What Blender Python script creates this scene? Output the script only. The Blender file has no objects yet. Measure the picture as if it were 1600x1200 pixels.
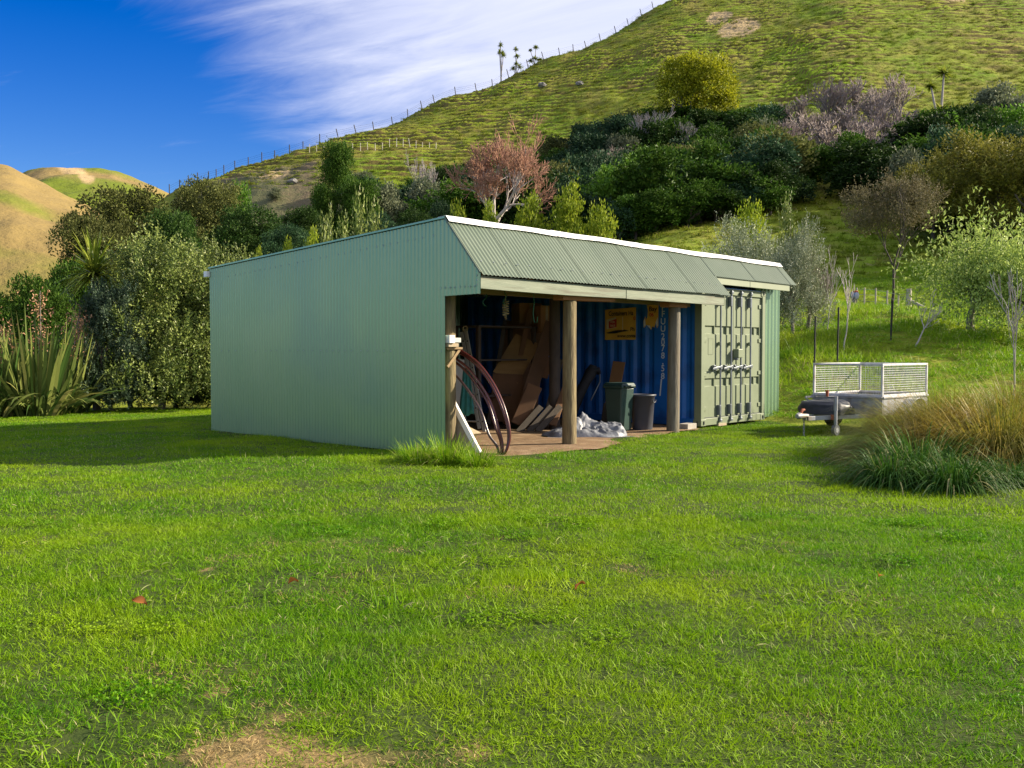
import bpy, math, random
import numpy as np
from mathutils import Vector, Matrix, Euler

# ------------------------------------------------------------------ camera, sky, sun, exposure
scene = bpy.context.scene
COL = scene.collection
F, CX, CY = 1500.0, 800.0, 600.0            # focal length and centre, in pixels of a 1600 x 1200 frame
CAM_H = 1.42
PITCH = math.atan(52.0 / F)
cam_d = bpy.data.cameras.new('camera')
cam = bpy.data.objects.new('camera', cam_d); COL.objects.link(cam)
cam_d.sensor_width = 36.0
cam_d.lens = 36.0 * F / 1600.0
cam_d.clip_start = 0.05
cam_d.clip_end = 6000
cam.location = (0, 0, CAM_H)
cam.rotation_euler = (math.radians(90) - PITCH, 0, 0)
scene.camera = cam

SUN_AZ, SUN_EL = math.radians(9), math.radians(27)   # azimuth from +X towards +Y
sdir = Vector((math.cos(SUN_EL) * math.cos(SUN_AZ), math.cos(SUN_EL) * math.sin(SUN_AZ), math.sin(SUN_EL)))
sun_d = bpy.data.lights.new('sun', 'SUN')
sun_d.energy = 5.0; sun_d.angle = math.radians(0.5); sun_d.color = (1.0, 0.87, 0.66)
sun = bpy.data.objects.new('sun', sun_d); COL.objects.link(sun)
sun.rotation_euler = sdir.to_track_quat('Z', 'Y').to_euler()
sun.location = (60, 10, 40)

world = bpy.data.worlds.new('World'); scene.world = world; world.use_nodes = True
SKY_STRENGTH = 0.066
scene.view_settings.view_transform = 'Standard'
scene.view_settings.look = 'None'
scene.view_settings.exposure = 1.3
scene.view_settings.gamma = 1.0
scene.render.engine = 'CYCLES'
scene.cycles.use_denoising = True
scene.cycles.max_bounces = 6
scene.cycles.transparent_max_bounces = 4

def build_world():
    nt = world.node_tree; N = nt.nodes; L = nt.links; N.clear()
    out = N.new('ShaderNodeOutputWorld'); bg = N.new('ShaderNodeBackground')
    sky = N.new('ShaderNodeTexSky'); sky.sky_type = 'NISHITA'; sky.sun_disc = False
    sky.sun_elevation = SUN_EL; sky.sun_rotation = math.atan2(sdir.x, sdir.y)
    sky.altitude = 200; sky.air_density = 1.0; sky.dust_density = 0.3; sky.ozone_density = 3.0
    hs = N.new('ShaderNodeHueSaturation'); hs.inputs['Saturation'].default_value = 1.5; hs.inputs['Value'].default_value = 1.0
    hs.inputs['Hue'].default_value = 0.526
    L.new(sky.outputs[0], hs.inputs['Color'])
    tc = N.new('ShaderNodeTexCoord'); sp = N.new('ShaderNodeSeparateXYZ'); L.new(tc.outputs['Generated'], sp.inputs[0])
    def m(op, a, b=None, c=None, clamp=False):
        n = N.new('ShaderNodeMath'); n.operation = op; n.use_clamp = clamp
        for i, v in enumerate((a, b, c)):
            if v is None: continue
            if isinstance(v, (int, float)): n.inputs[i].default_value = v
            else: L.new(v, n.inputs[i])
        return n.outputs[0]
    dz = m('ADD', m('MAXIMUM', sp.outputs['Z'], 0.0), 0.08)
    qx = m('DIVIDE', sp.outputs['X'], dz); qy = m('DIVIDE', sp.outputs['Y'], dz)
    # streak coordinates: along the wind (rotated) and across it
    a = math.radians(-28)
    sa = m('ADD', m('MULTIPLY', qx, math.cos(a)), m('MULTIPLY', qy, math.sin(a)))
    sb = m('ADD', m('MULTIPLY', qx, -math.sin(a)), m('MULTIPLY', qy, math.cos(a)))
    def noise(x, y, sc, det, rough, dist=0.0):
        cb = N.new('ShaderNodeCombineXYZ'); L.new(x, cb.inputs[0]); L.new(y, cb.inputs[1])
        n = N.new('ShaderNodeTexNoise'); n.inputs['Scale'].default_value = sc; n.inputs['Detail'].default_value = det
        n.inputs['Roughness'].default_value = rough; n.inputs['Distortion'].default_value = dist
        L.new(cb.outputs[0], n.inputs['Vector']); return n.outputs['Fac']
    big = noise(m('MULTIPLY', sa, 0.55), sb, 0.9, 3, 0.5)
    fine = noise(m('MULTIPLY', sa, 0.42), m('MULTIPLY', sb, 1.25), 4.0, 8, 0.62, 0.5)
    # a bank of high cloud whose edge runs along the wind, feathered by the two noises
    edge = m('ADD', m('MULTIPLY', qx, 1.25), m('MULTIPLY', m('SUBTRACT', qy, 2.05), -0.22))
    edge = m('ADD', edge, 1.34)
    edge = m('ADD', edge, m('MULTIPLY', m('SUBTRACT', big, 0.5), 1.1))
    edge = m('ADD', edge, m('MULTIPLY', m('SUBTRACT', fine, 0.5), 0.9))
    mr = N.new('ShaderNodeMapRange'); mr.interpolation_type = 'SMOOTHSTEP'
    mr.inputs['From Min'].default_value = 0.0; mr.inputs['From Max'].default_value = 1.12
    L.new(edge, mr.inputs['Value'])
    dens = m('MULTIPLY', mr.outputs[0], m('ADD', m('MULTIPLY', fine, 0.55), 0.62), clamp=True)
    wisps = N.new('ShaderNodeMapRange'); wisps.interpolation_type = 'SMOOTHSTEP'
    wisps.inputs['From Min'].default_value = 0.58; wisps.inputs['From Max'].default_value = 0.9; wisps.inputs['To Max'].default_value = 0.22
    L.new(fine, wisps.inputs['Value'])
    dens = m('MAXIMUM', dens, wisps.outputs[0])
    dens = m('MULTIPLY', dens, 0.92, clamp=True)
    mix = N.new('ShaderNodeMix'); mix.data_type = 'RGBA'
    L.new(dens, mix.inputs['Factor']); L.new(hs.outputs[0], mix.inputs['A'])
    mix.inputs['B'].default_value = (5.9, 6.1, 7.2, 1)
    L.new(mix.outputs['Result'], bg.inputs['Color']); bg.inputs['Strength'].default_value = SKY_STRENGTH
    L.new(bg.outputs[0], out.inputs[0])
build_world()

# ------------------------------------------------------------------ helpers
rng = np.random.default_rng(7)
random.seed(7)
CT, ST = math.cos(PITCH), math.sin(PITCH)
def P(px, py, Y):
    """World point on the ray of photo pixel (px, py) at forward distance Y."""
    a, b = (px - CX) / F, (CY - py) / F
    k = Y / (CT + ST * b)
    return Vector((a * k, Y, CAM_H + (b * CT - ST) * k))
def XofP(px, Y): return (px - CX) / F * Y * 1.0

def tag(o, label=None, cat=None, group=None, kind=None):
    if label: o['label'] = label
    if cat: o['category'] = cat
    if group: o['group'] = group
    if kind: o['kind'] = kind
    return o
def empty(name, loc=(0, 0, 0), rz=0.0, label=None, cat=None, group=None):
    o = bpy.data.objects.new(name, None); COL.objects.link(o)
    o.location = loc; o.rotation_euler = (0, 0, rz); o.empty_display_size = 0.2
    return tag(o, label, cat, group)
def link(name, mesh, parent=None, loc=(0, 0, 0), rot=(0, 0, 0), scale=(1, 1, 1)):
    o = bpy.data.objects.new(name, mesh); COL.objects.link(o)
    o.parent = parent; o.location = loc; o.rotation_euler = rot; o.scale = scale
    return o

class MB:
    """Collects vertices and faces for one mesh."""
    def __init__(s): s.v = []; s.f = []; s.sm = []; s.mi = []
    def add(s, vs, fs, smooth=False, mi=0):
        o = len(s.v); s.v.extend([tuple(v) for v in vs])
        for f in fs: s.f.append(tuple(i + o for i in f)); s.sm.append(smooth); s.mi.append(mi)
        return s
    def box(s, c, size, rot=None, mi=0):
        hx, hy, hz = size[0] / 2, size[1] / 2, size[2] / 2
        R = rot if isinstance(rot, Matrix) else (Euler(rot).to_matrix() if rot else Matrix.Identity(3))
        c = Vector(c)
        vs = [c + R @ Vector((x * hx, y * hy, z * hz)) for z in (-1, 1) for y in (-1, 1) for x in (-1, 1)]
        return s.add(vs, [(0, 2, 3, 1), (4, 5, 7, 6), (0, 1, 5, 4), (2, 6, 7, 3), (0, 4, 6, 2), (1, 3, 7, 5)], mi=mi)
    def bar(s, a, b, w, t, up=(0, 0, 1), mi=0):
        """Rectangular bar from a to b, width w across, thickness t along the up side."""
        a, b = Vector(a), Vector(b); d = (b - a); L = d.length; d.normalize()
        u = Vector(up); sx = d.cross(u)
        if sx.length < 1e-4: sx = d.cross(Vector((1, 0, 0)))
        sx.normalize(); uz = sx.cross(d).normalized()
        R = Matrix((sx, d, uz)).transposed()
        return s.box((a + b) / 2, (w, L, t), R, mi)
    def tube(s, pts, radii, n=8, caps=True, smooth=True, mi=0):
        pts = [Vector(p) for p in pts]; m = len(pts)
        if not hasattr(radii, '__len__'): radii = [radii] * m
        prev = None; rings = []
        for i, p in enumerate(pts):
            d = (pts[min(i + 1, m - 1)] - pts[max(i - 1, 0)])
            if d.length < 1e-9: d = Vector((0, 0, 1))
            d.normalize()
            if prev is None:
                q = Vector((1, 0, 0)) if abs(d.x) < 0.8 else Vector((0, 1, 0))
                x = (q - d * q.dot(d)).normalized()
            else:
                x = prev - d * prev.dot(d)
                x = x.normalized() if x.length > 1e-6 else prev
            prev = x; y = d.cross(x)
            rings.append([p + (x * math.cos(2 * math.pi * k / n) + y * math.sin(2 * math.pi * k / n)) * radii[i] for k in range(n)])
        vs = [v for r in rings for v in r]; fs = []
        for i in range(m - 1):
            for k in range(n):
                a = i * n + k; b = i * n + (k + 1) % n
                fs.append((a, b, b + n, a + n))
        s.add(vs, fs, smooth, mi)
        if caps and n > 2:
            s.add(rings[0], [tuple(range(n - 1, -1, -1))], False, mi); s.add(rings[-1], [tuple(range(n))], False, mi)
        return s
    def build(s, name, mat, parent=None, loc=(0, 0, 0), rot=(0, 0, 0), bevel=0.0):
        me = bpy.data.meshes.new(name); me.from_pydata(s.v, [], s.f)
        me.polygons.foreach_set('use_smooth', s.sm)
        for mt in (mat if isinstance(mat, (list, tuple)) else [mat]): me.materials.append(mt)
        if any(s.mi): me.polygons.foreach_set('material_index', s.mi)
        me.update()
        o = link(name, me, parent, loc, rot)
        if bevel:
            b = o.modifiers.new('bevel', 'BEVEL'); b.width = bevel; b.segments = 2; b.limit_method = 'ANGLE'
        return o

def np_mesh(name, verts, groups, mats, rnd=None, smooth=False):
    """Fast mesh: groups is a list of int arrays (n, k); rnd a list of per-face arrays."""
    me = bpy.data.meshes.new(name)
    verts = np.asarray(verts, np.float32)
    me.vertices.add(len(verts)); me.vertices.foreach_set('co', verts.ravel())
    loops = np.concatenate([g.ravel() for g in groups]).astype(np.int32)
    tot = np.concatenate([np.full(len(g), g.shape[1], np.int32) for g in groups])
    start = np.concatenate([[0], np.cumsum(tot)[:-1]]).astype(np.int32)
    me.loops.add(len(loops)); me.loops.foreach_set('vertex_index', loops)
    me.polygons.add(len(tot)); me.polygons.foreach_set('loop_start', start)
    me.polygons.foreach_set('use_smooth', np.full(len(tot), smooth, bool))
    for mt in (mats if isinstance(mats, (list, tuple)) else [mats]): me.materials.append(mt)
    me.update(calc_edges=True)
    if rnd is not None:
        at = me.attributes.new('rnd', 'FLOAT', 'FACE'); at.data.foreach_set('value', np.concatenate(rnd).astype(np.float32))
    return me

# ------------------------------------------------------------------ materials
MATS = {}
def mat(name, c1, c2=None, rough=0.6, scale=5.0, bump=0.0, bscale=60.0, metal=0.0, spec=0.5, stretch=(1, 1, 1), lo=0.35, hi=0.65, c3=None, s3=1.0, bdist=0.01, objrand=0.0):
    m = bpy.data.materials.new(name); m.use_nodes = True
    nt = m.node_tree; N = nt.nodes; L = nt.links; b = N['Principled BSDF']
    b.inputs['Roughness'].default_value = rough; b.inputs['Metallic'].default_value = metal
    b.inputs['Specular IOR Level'].default_value = spec
    c2 = c2 or tuple(x * 0.8 for x in c1)
    tc = N.new('ShaderNodeTexCoord'); mp = N.new('ShaderNodeMapping'); mp.inputs['Scale'].default_value = stretch
    L.new(tc.outputs['Object'], mp.inputs[0])
    vec = mp.outputs[0]
    if objrand:
        oi = N.new('ShaderNodeObjectInfo'); ad = N.new('ShaderNodeVectorMath'); ad.operation = 'ADD'
        ml = N.new('ShaderNodeMath'); ml.operation = 'MULTIPLY'; ml.inputs[1].default_value = 37.0
        L.new(oi.outputs['Random'], ml.inputs[0]); L.new(mp.outputs[0], ad.inputs[0]); L.new(ml.outputs[0], ad.inputs[1]); vec = ad.outputs[0]
    n = N.new('ShaderNodeTexNoise'); n.inputs['Scale'].default_value = scale; n.inputs['Detail'].default_value = 5
    n.inputs['Roughness'].default_value = 0.6; L.new(vec, n.inputs['Vector'])
    cr = N.new('ShaderNodeValToRGB'); L.new(n.outputs['Fac'], cr.inputs[0])
    cr.color_ramp.elements[0].position = lo; cr.color_ramp.elements[1].position = hi
    cr.color_ramp.elements[0].color = (*c1, 1); cr.color_ramp.elements[1].color = (*c2, 1)
    col = cr.outputs[0]
    if c3:
        n3 = N.new('ShaderNodeTexNoise'); n3.inputs['Scale'].default_value = s3; n3.inputs['Detail'].default_value = 4; L.new(vec, n3.inputs['Vector'])
        r3 = N.new('ShaderNodeMapRange'); r3.inputs['From Min'].default_value = 0.5; r3.inputs['From Max'].default_value = 0.68; L.new(n3.outputs['Fac'], r3.inputs['Value'])
        mx = N.new('ShaderNodeMix'); mx.data_type = 'RGBA'; L.new(r3.outputs[0], mx.inputs['Factor']); L.new(col, mx.inputs['A']); mx.inputs['B'].default_value = (*c3, 1); col = mx.outputs['Result']
    if objrand:
        hv = N.new('ShaderNodeHueSaturation'); mr = N.new('ShaderNodeMapRange')
        mr.inputs['To Min'].default_value = 1 - objrand; mr.inputs['To Max'].default_value = 1 + objrand
        L.new(oi.outputs['Random'], mr.inputs['Value']); L.new(mr.outputs[0], hv.inputs['Value']); L.new(col, hv.inputs['Color']); col = hv.outputs[0]
    L.new(col, b.inputs['Base Color'])
    if bump:
        nb = N.new('ShaderNodeTexNoise'); nb.inputs['Scale'].default_value = bscale; nb.inputs['Detail'].default_value = 4; L.new(vec, nb.inputs['Vector'])
        bp = N.new('ShaderNodeBump'); bp.inputs['Strength'].default_value = bump; bp.inputs['Distance'].default_value = bdist
        L.new(nb.outputs['Fac'], bp.inputs['Height']); L.new(bp.outputs[0], b.inputs['Normal'])
    MATS[name] = m
    return m

def leafmat(name, dark, light, trans=0.3, rough=0.6, spec=0.15, tip=None, objvar=0.15, world_noise=None):
    """Leaf or blade colour: per-leaf random mix, a little variation per plant, some light through the leaf."""
    m = bpy.data.materials.new(name); m.use_nodes = True
    nt = m.node_tree; N = nt.nodes; L = nt.links; b = N['Principled BSDF']; out = N['Material Output']
    at = N.new('ShaderNodeAttribute'); at.attribute_name = 'rnd'
    cr = N.new('ShaderNodeValToRGB'); L.new(at.outputs['Fac'], cr.inputs[0])
    e = cr.color_ramp.elements; e[0].color = (*dark, 1); e[0].position = 0.1; e[1].color = (*light, 1); e[1].position = 0.9
    if tip:
        t = cr.color_ramp.elements.new(0.97); t.color = (*tip, 1)
    col = cr.outputs[0]
    oi = N.new('ShaderNodeObjectInfo'); hv = N.new('ShaderNodeHueSaturation')
    mr = N.new('ShaderNodeMapRange'); mr.inputs['To Min'].default_value = 1 - objvar; mr.inputs['To Max'].default_value = 1 + objvar * 1.3
    L.new(oi.outputs['Random'], mr.inputs['Value']); L.new(mr.outputs[0], hv.inputs['Value']); L.new(col, hv.inputs['Color']); col = hv.outputs[0]
    if world_noise:
        for (sc, c, f0, f1, amt, off) in world_noise:
            g = N.new('ShaderNodeNewGeometry'); mp = N.new('ShaderNodeMapping'); mp.inputs['Location'].default_value = (off, off * 0.7, 0); L.new(g.outputs['Position'], mp.inputs[0])
            nn = N.new('ShaderNodeTexNoise'); nn.inputs['Scale'].default_value = sc; nn.inputs['Detail'].default_value = 4; nn.inputs['Roughness'].default_value = 0.6
            L.new(mp.outputs[0], nn.inputs['Vector'])
            r = N.new('ShaderNodeMapRange'); r.inputs['From Min'].default_value = f0; r.inputs['From Max'].default_value = f1; r.inputs['To Max'].default_value = amt
            L.new(nn.outputs['Fac'], r.inputs['Value'])
            mx = N.new('ShaderNodeMix'); mx.data_type = 'RGBA'; L.new(r.outputs[0], mx.inputs['Factor']); L.new(col, mx.inputs['A']); mx.inputs['B'].default_value = (*c, 1); col = mx.outputs['Result']
    L.new(col, b.inputs['Base Color']); b.inputs['Roughness'].default_value = rough; b.inputs['Specular IOR Level'].default_value = spec
    tr = N.new('ShaderNodeBsdfTranslucent'); L.new(col, tr.inputs['Color'])
    ms = N.new('ShaderNodeMixShader'); ms.inputs[0].default_value = trans
    L.new(b.outputs[0], ms.inputs[1]); L.new(tr.outputs[0], ms.inputs[2]); L.new(ms.outputs[0], out.inputs['Surface'])
    MATS[name] = m
    return m
M = MATS

mat('sheet_green', (0.205, 0.325, 0.200), (0.230, 0.345, 0.215), rough=0.24, scale=0.8, spec=0.8, c3=(0.19, 0.305, 0.215), s3=0.5, metal=0.45)
mat('roof_sheet', (0.110, 0.145, 0.098), (0.132, 0.165, 0.115), rough=0.45, scale=1.2, spec=0.5, objrand=0.05)
mat('white_flashing', (0.82, 0.82, 0.80), (0.74, 0.74, 0.73), rough=0.4, scale=2)
mat('fascia_wood', (0.145, 0.175, 0.125), (0.20, 0.225, 0.165), rough=0.75, scale=3, stretch=(0.6, 8, 8), bump=0.3, bscale=14, c3=(0.115, 0.115, 0.08), s3=2.2)
mat('fascia_paint', (0.19, 0.22, 0.15), (0.215, 0.245, 0.17), rough=0.55, scale=2)
mat('post_wood', (0.135, 0.10, 0.045), (0.22, 0.175, 0.085), rough=0.85, scale=9, stretch=(3, 3, 0.35), bump=0.6, bscale=22, c3=(0.085, 0.06, 0.03), s3=5, bdist=0.03)
mat('pole_grey', (0.10, 0.088, 0.065), (0.16, 0.145, 0.11), rough=0.85, scale=9, stretch=(3, 3, 0.35), bump=0.5, bscale=22, c3=(0.14, 0.11, 0.07), s3=3, bdist=0.02)
mat('orange_timber', (0.30, 0.13, 0.04), (0.24, 0.11, 0.04), rough=0.8, scale=6, stretch=(1, 6, 6))
mat('frame_timber', (0.20, 0.13, 0.06), (0.26, 0.18, 0.09), rough=0.8, scale=6, stretch=(1, 6, 6))
mat('blue_paint', (0.006, 0.115, 0.44), (0.008, 0.14, 0.50), rough=0.45, scale=1.5, c3=(0.006, 0.07, 0.26), s3=2.0)
mat('door_green', (0.150, 0.182, 0.112), (0.164, 0.196, 0.122), rough=0.5, scale=2.0, c3=(0.138, 0.168, 0.102), s3=4)
mat('zinc', (0.21, 0.23, 0.26), (0.15, 0.17, 0.20), rough=0.4, metal=0.6, scale=8)
mat('seal_dark', (0.05, 0.065, 0.055), (0.035, 0.045, 0.04), rough=0.7)
mat('dirt', (0.22, 0.135, 0.065), (0.15, 0.09, 0.045), rough=0.95, scale=9, bump=0.8, bscale=45, c3=(0.28, 0.195, 0.11), s3=3, bdist=0.03)
mat('sign_yellow', (0.68, 0.40, 0.055), (0.62, 0.35, 0.05), rough=0.5, scale=4)
mat('black_ink', (0.012, 0.011, 0.012), rough=0.6)
mat('red_ink', (0.50, 0.045, 0.025), (0.42, 0.04, 0.025), rough=0.6)
mat('cream_ink', (0.66, 0.55, 0.30), (0.6, 0.48, 0.25), rough=0.6)
mat('white_ink', (0.62, 0.66, 0.66), (0.5, 0.55, 0.57), rough=0.6, scale=30)
mat('plywood', (0.33, 0.20, 0.07), (0.26, 0.15, 0.055), rough=0.8, scale=3, stretch=(1, 6, 1), objrand=0.2)
mat('brown_board', (0.16, 0.08, 0.035), (0.12, 0.062, 0.028), rough=0.8, scale=3, objrand=0.2)
mat('cardboard', (0.32, 0.17, 0.07), (0.27, 0.14, 0.06), rough=0.9, scale=3, objrand=0.15)
mat('grey_timber', (0.075, 0.06, 0.045), (0.05, 0.04, 0.03), rough=0.85, scale=5, stretch=(6, 1, 6), objrand=0.2, bump=0.3, bscale=20)  # darkened so the colour stands in for shade on the stored offcuts
mat('white_board', (0.70, 0.68, 0.62), (0.62, 0.60, 0.54), rough=0.6, scale=3)
mat('weathered_board', (0.27, 0.21, 0.13), (0.34, 0.29, 0.21), rough=0.85, scale=5, stretch=(5, 1, 5), c3=(0.33, 0.25, 0.15), s3=3)
mat('rust_board', (0.33, 0.10, 0.03), (0.25, 0.08, 0.03), rough=0.85, scale=4)
mat('pipe_red', (0.105, 0.020, 0.016), (0.06, 0.012, 0.011), rough=0.3, scale=3, spec=0.6)
mat('pipe_dark', (0.05, 0.02, 0.02), (0.03, 0.015, 0.016), rough=0.3, scale=3, spec=0.6)
mat('aluminium', (0.52, 0.52, 0.48), (0.42, 0.42, 0.38), rough=0.42, metal=0.35, scale=6, c3=(0.45, 0.40, 0.27), s3=3)
mat('pale_panel', (0.42, 0.43, 0.40), (0.37, 0.38, 0.36), rough=0.6, scale=2)
mat('teal_cloth', (0.02, 0.17, 0.18), (0.015, 0.12, 0.13), rough=0.85, scale=12)
mat('tarp', (0.19, 0.20, 0.225), (0.14, 0.15, 0.175), rough=0.5, scale=6, spec=0.5, bump=0.5, bscale=16, bdist=0.02)
mat('bin_green', (0.022, 0.052, 0.045), (0.018, 0.042, 0.037), rough=0.4, scale=3)
mat('bin_grey', (0.055, 0.062, 0.085), (0.045, 0.052, 0.07), rough=0.5, scale=3)
mat('black_fabric', (0.012, 0.012, 0.015), (0.02, 0.02, 0.023), rough=0.75, scale=8)
mat('rope_green', (0.03, 0.16, 0.09), (0.02, 0.11, 0.07), rough=0.8)
mat('rope_tan', (0.30, 0.25, 0.14), (0.22, 0.18, 0.10), rough=0.9)
mat('concrete', (0.34, 0.32, 0.28), (0.26, 0.24, 0.21), rough=0.9, scale=12, bump=0.4)
mat('galv', (0.34, 0.35, 0.38), (0.24, 0.25, 0.27), rough=0.5, metal=0.35, scale=9, c3=(0.24, 0.20, 0.16), s3=4)
mat('galv_white', (0.58, 0.58, 0.59), (0.46, 0.46, 0.47), rough=0.5, metal=0.1, scale=9, c3=(0.36, 0.33, 0.29), s3=6)
mat('black_bag', (0.018, 0.02, 0.024), (0.03, 0.032, 0.038), rough=0.5, scale=6, bump=0.4, bscale=12)
mat('rubber', (0.02, 0.02, 0.02), rough=0.85)
mat('rust', (0.32, 0.075, 0.03), (0.22, 0.06, 0.03), rough=0.8, scale=20)
mat('post_pale', (0.42, 0.38, 0.30), (0.33, 0.29, 0.22), rough=0.9, scale=8, stretch=(3, 3, 0.5))
mat('post_far', (0.46, 0.43, 0.36), (0.40, 0.37, 0.30), rough=0.9)
mat('post_dark', (0.06, 0.05, 0.04), (0.04, 0.035, 0.03), rough=0.9)
mat('steel_black', (0.018, 0.016, 0.016), rough=0.7)
mat('cloth_pale', (0.45, 0.42, 0.47), (0.30, 0.36, 0.48), rough=0.9, scale=6)
mat('bark_grey', (0.20, 0.175, 0.15), (0.13, 0.11, 0.095), rough=0.9, scale=6, stretch=(2, 2, 0.6))
mat('bark_pale', (0.42, 0.38, 0.35), (0.33, 0.29, 0.27), rough=0.9, scale=6, stretch=(2, 2, 0.6))
mat('bark_dark', (0.075, 0.058, 0.047), (0.05, 0.04, 0.034), rough=0.9, scale=6, stretch=(2, 2, 0.6))
mat('twig_red', (0.36, 0.185, 0.115), (0.30, 0.155, 0.10), rough=0.8, scale=0.6)
mat('twig_grey', (0.235, 0.185, 0.165), (0.29, 0.24, 0.215), rough=0.85, scale=0.6)
mat('twig_pale', (0.30, 0.265, 0.25), (0.36, 0.32, 0.30), rough=0.85, scale=0.6)
mat('stone', (0.20, 0.19, 0.175), (0.14, 0.135, 0.125), rough=0.9, scale=6)

LAWN_NOISE = [(0.40, (0.285, 0.400, 0.006), 0.42, 0.66, 0.75, 3.0), (1.1, (0.045, 0.170, 0.003), 0.50, 0.72, 0.5, 11.0), (2.6, (0.27, 0.31, 0.09), 0.58, 0.76, 0.45, 23.0)]
leafmat('grass_lawn', (0.055, 0.190, 0.002), (0.225, 0.385, 0.008), trans=0.4, rough=0.55, spec=0.15, tip=(0.42, 0.40, 0.20), objvar=0.0, world_noise=LAWN_NOISE)
leafmat('grass_dry', (0.26, 0.19, 0.07), (0.48, 0.37, 0.17), trans=0.25, rough=0.8, spec=0.2, objvar=0.0)
leafmat('grass_long', (0.085, 0.215, 0.005), (0.275, 0.410, 0.018), trans=0.35, rough=0.5, tip=(0.36, 0.32, 0.14), objvar=0.0, world_noise=[(0.25, (0.37, 0.43, 0.02), 0.5, 0.66, 0.7, 5.0), (0.8, (0.24, 0.20, 0.08), 0.62, 0.72, 0.6, 17.0)])
leafmat('hill_tuft', (0.11, 0.155, 0.008), (0.27, 0.265, 0.024), trans=0.25, rough=0.8, tip=(0.30, 0.24, 0.10), objvar=0.0, world_noise=[(0.06, (0.125, 0.215, 0.006), 0.45, 0.62, 0.7, 3.0), (0.11, (0.23, 0.19, 0.075), 0.52, 0.68, 0.7, 31.0)])
leafmat('clump_green', (0.018, 0.070, 0.006), (0.070, 0.155, 0.016), trans=0.25, rough=0.55, tip=(0.26, 0.25, 0.10))
leafmat('tussock', (0.15, 0.115, 0.018), (0.36, 0.275, 0.045), trans=0.3, rough=0.5, tip=(0.52, 0.40, 0.18), world_noise=[(1.1, (0.17, 0.23, 0.025), 0.42, 0.60, 0.8, 4.0)])
leafmat('leaf_olearia', (0.055, 0.095, 0.018), (0.255, 0.305, 0.075), trans=0.2, rough=0.42, spec=0.2, tip=(0.38, 0.40, 0.17))
leafmat('leaf_hedge_shade', (0.025, 0.050, 0.026), (0.095, 0.140, 0.075), trans=0.2, rough=0.45, spec=0.2)  # shaded left side of the hedge: cool shade put into the leaf colour
leafmat('leaf_silver', (0.120, 0.150, 0.075), (0.36, 0.39, 0.25), trans=0.15, rough=0.45, spec=0.2, tip=(0.5, 0.52, 0.42))
leafmat('leaf_lime', (0.12, 0.185, 0.010), (0.36, 0.41, 0.030), trans=0.3, rough=0.5)
leafmat('leaf_dark', (0.010, 0.033, 0.005), (0.052, 0.092, 0.018), trans=0.2, rough=0.5, tip=(0.10, 0.15, 0.06), objvar=0.3, spec=0.07)
leafmat('leaf_teal', (0.010, 0.032, 0.013), (0.046, 0.086, 0.038), trans=0.2, rough=0.5, tip=(0.09, 0.15, 0.08), objvar=0.35, spec=0.07)
leafmat('leaf_mid', (0.020, 0.060, 0.006), (0.088, 0.160, 0.020), trans=0.25, rough=0.5, objvar=0.25, spec=0.07)
leafmat('leaf_bright', (0.06, 0.15, 0.010), (0.15, 0.28, 0.030), trans=0.3, rough=0.5, objvar=0.15)
leafmat('leaf_greyish', (0.085, 0.105, 0.055), (0.20, 0.22, 0.13), trans=0.2, rough=0.55, objvar=0.2, spec=0.07)
leafmat('leaf_yellow', (0.13, 0.155, 0.008), (0.37, 0.375, 0.018), trans=0.35, rough=0.55)
leafmat('leaf_olive', (0.060, 0.075, 0.018), (0.155, 0.165, 0.050), trans=0.25, rough=0.55, objvar=0.2, spec=0.07)
leafmat('leaf_gold', (0.090, 0.100, 0.014), (0.30, 0.275, 0.045), trans=0.25, rough=0.6, objvar=0.1)
leafmat('leaf_twiggy', (0.09, 0.080, 0.040), (0.20, 0.170, 0.085), trans=0.2, rough=0.65)
leafmat('leaf_willow', (0.17, 0.25, 0.045), (0.40, 0.48, 0.13), trans=0.35, rough=0.5)
leafmat('leaf_cabbage', (0.09, 0.145, 0.012), (0.30, 0.335, 0.045), trans=0.3, rough=0.4, tip=(0.40, 0.40, 0.12))
leafmat('leaf_flax', (0.050, 0.100, 0.020), (0.225, 0.260, 0.065), trans=0.25, rough=0.38, spec=0.2, tip=(0.34, 0.32, 0.10))
leafmat('flax_pod', (0.27, 0.14, 0.075), (0.44, 0.27, 0.16), trans=0.1, rough=0.8)
leafmat('leaf_fallen', (0.30, 0.11, 0.03), (0.50, 0.22, 0.06), trans=0.2, rough=0.7, objvar=0.2)

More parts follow.
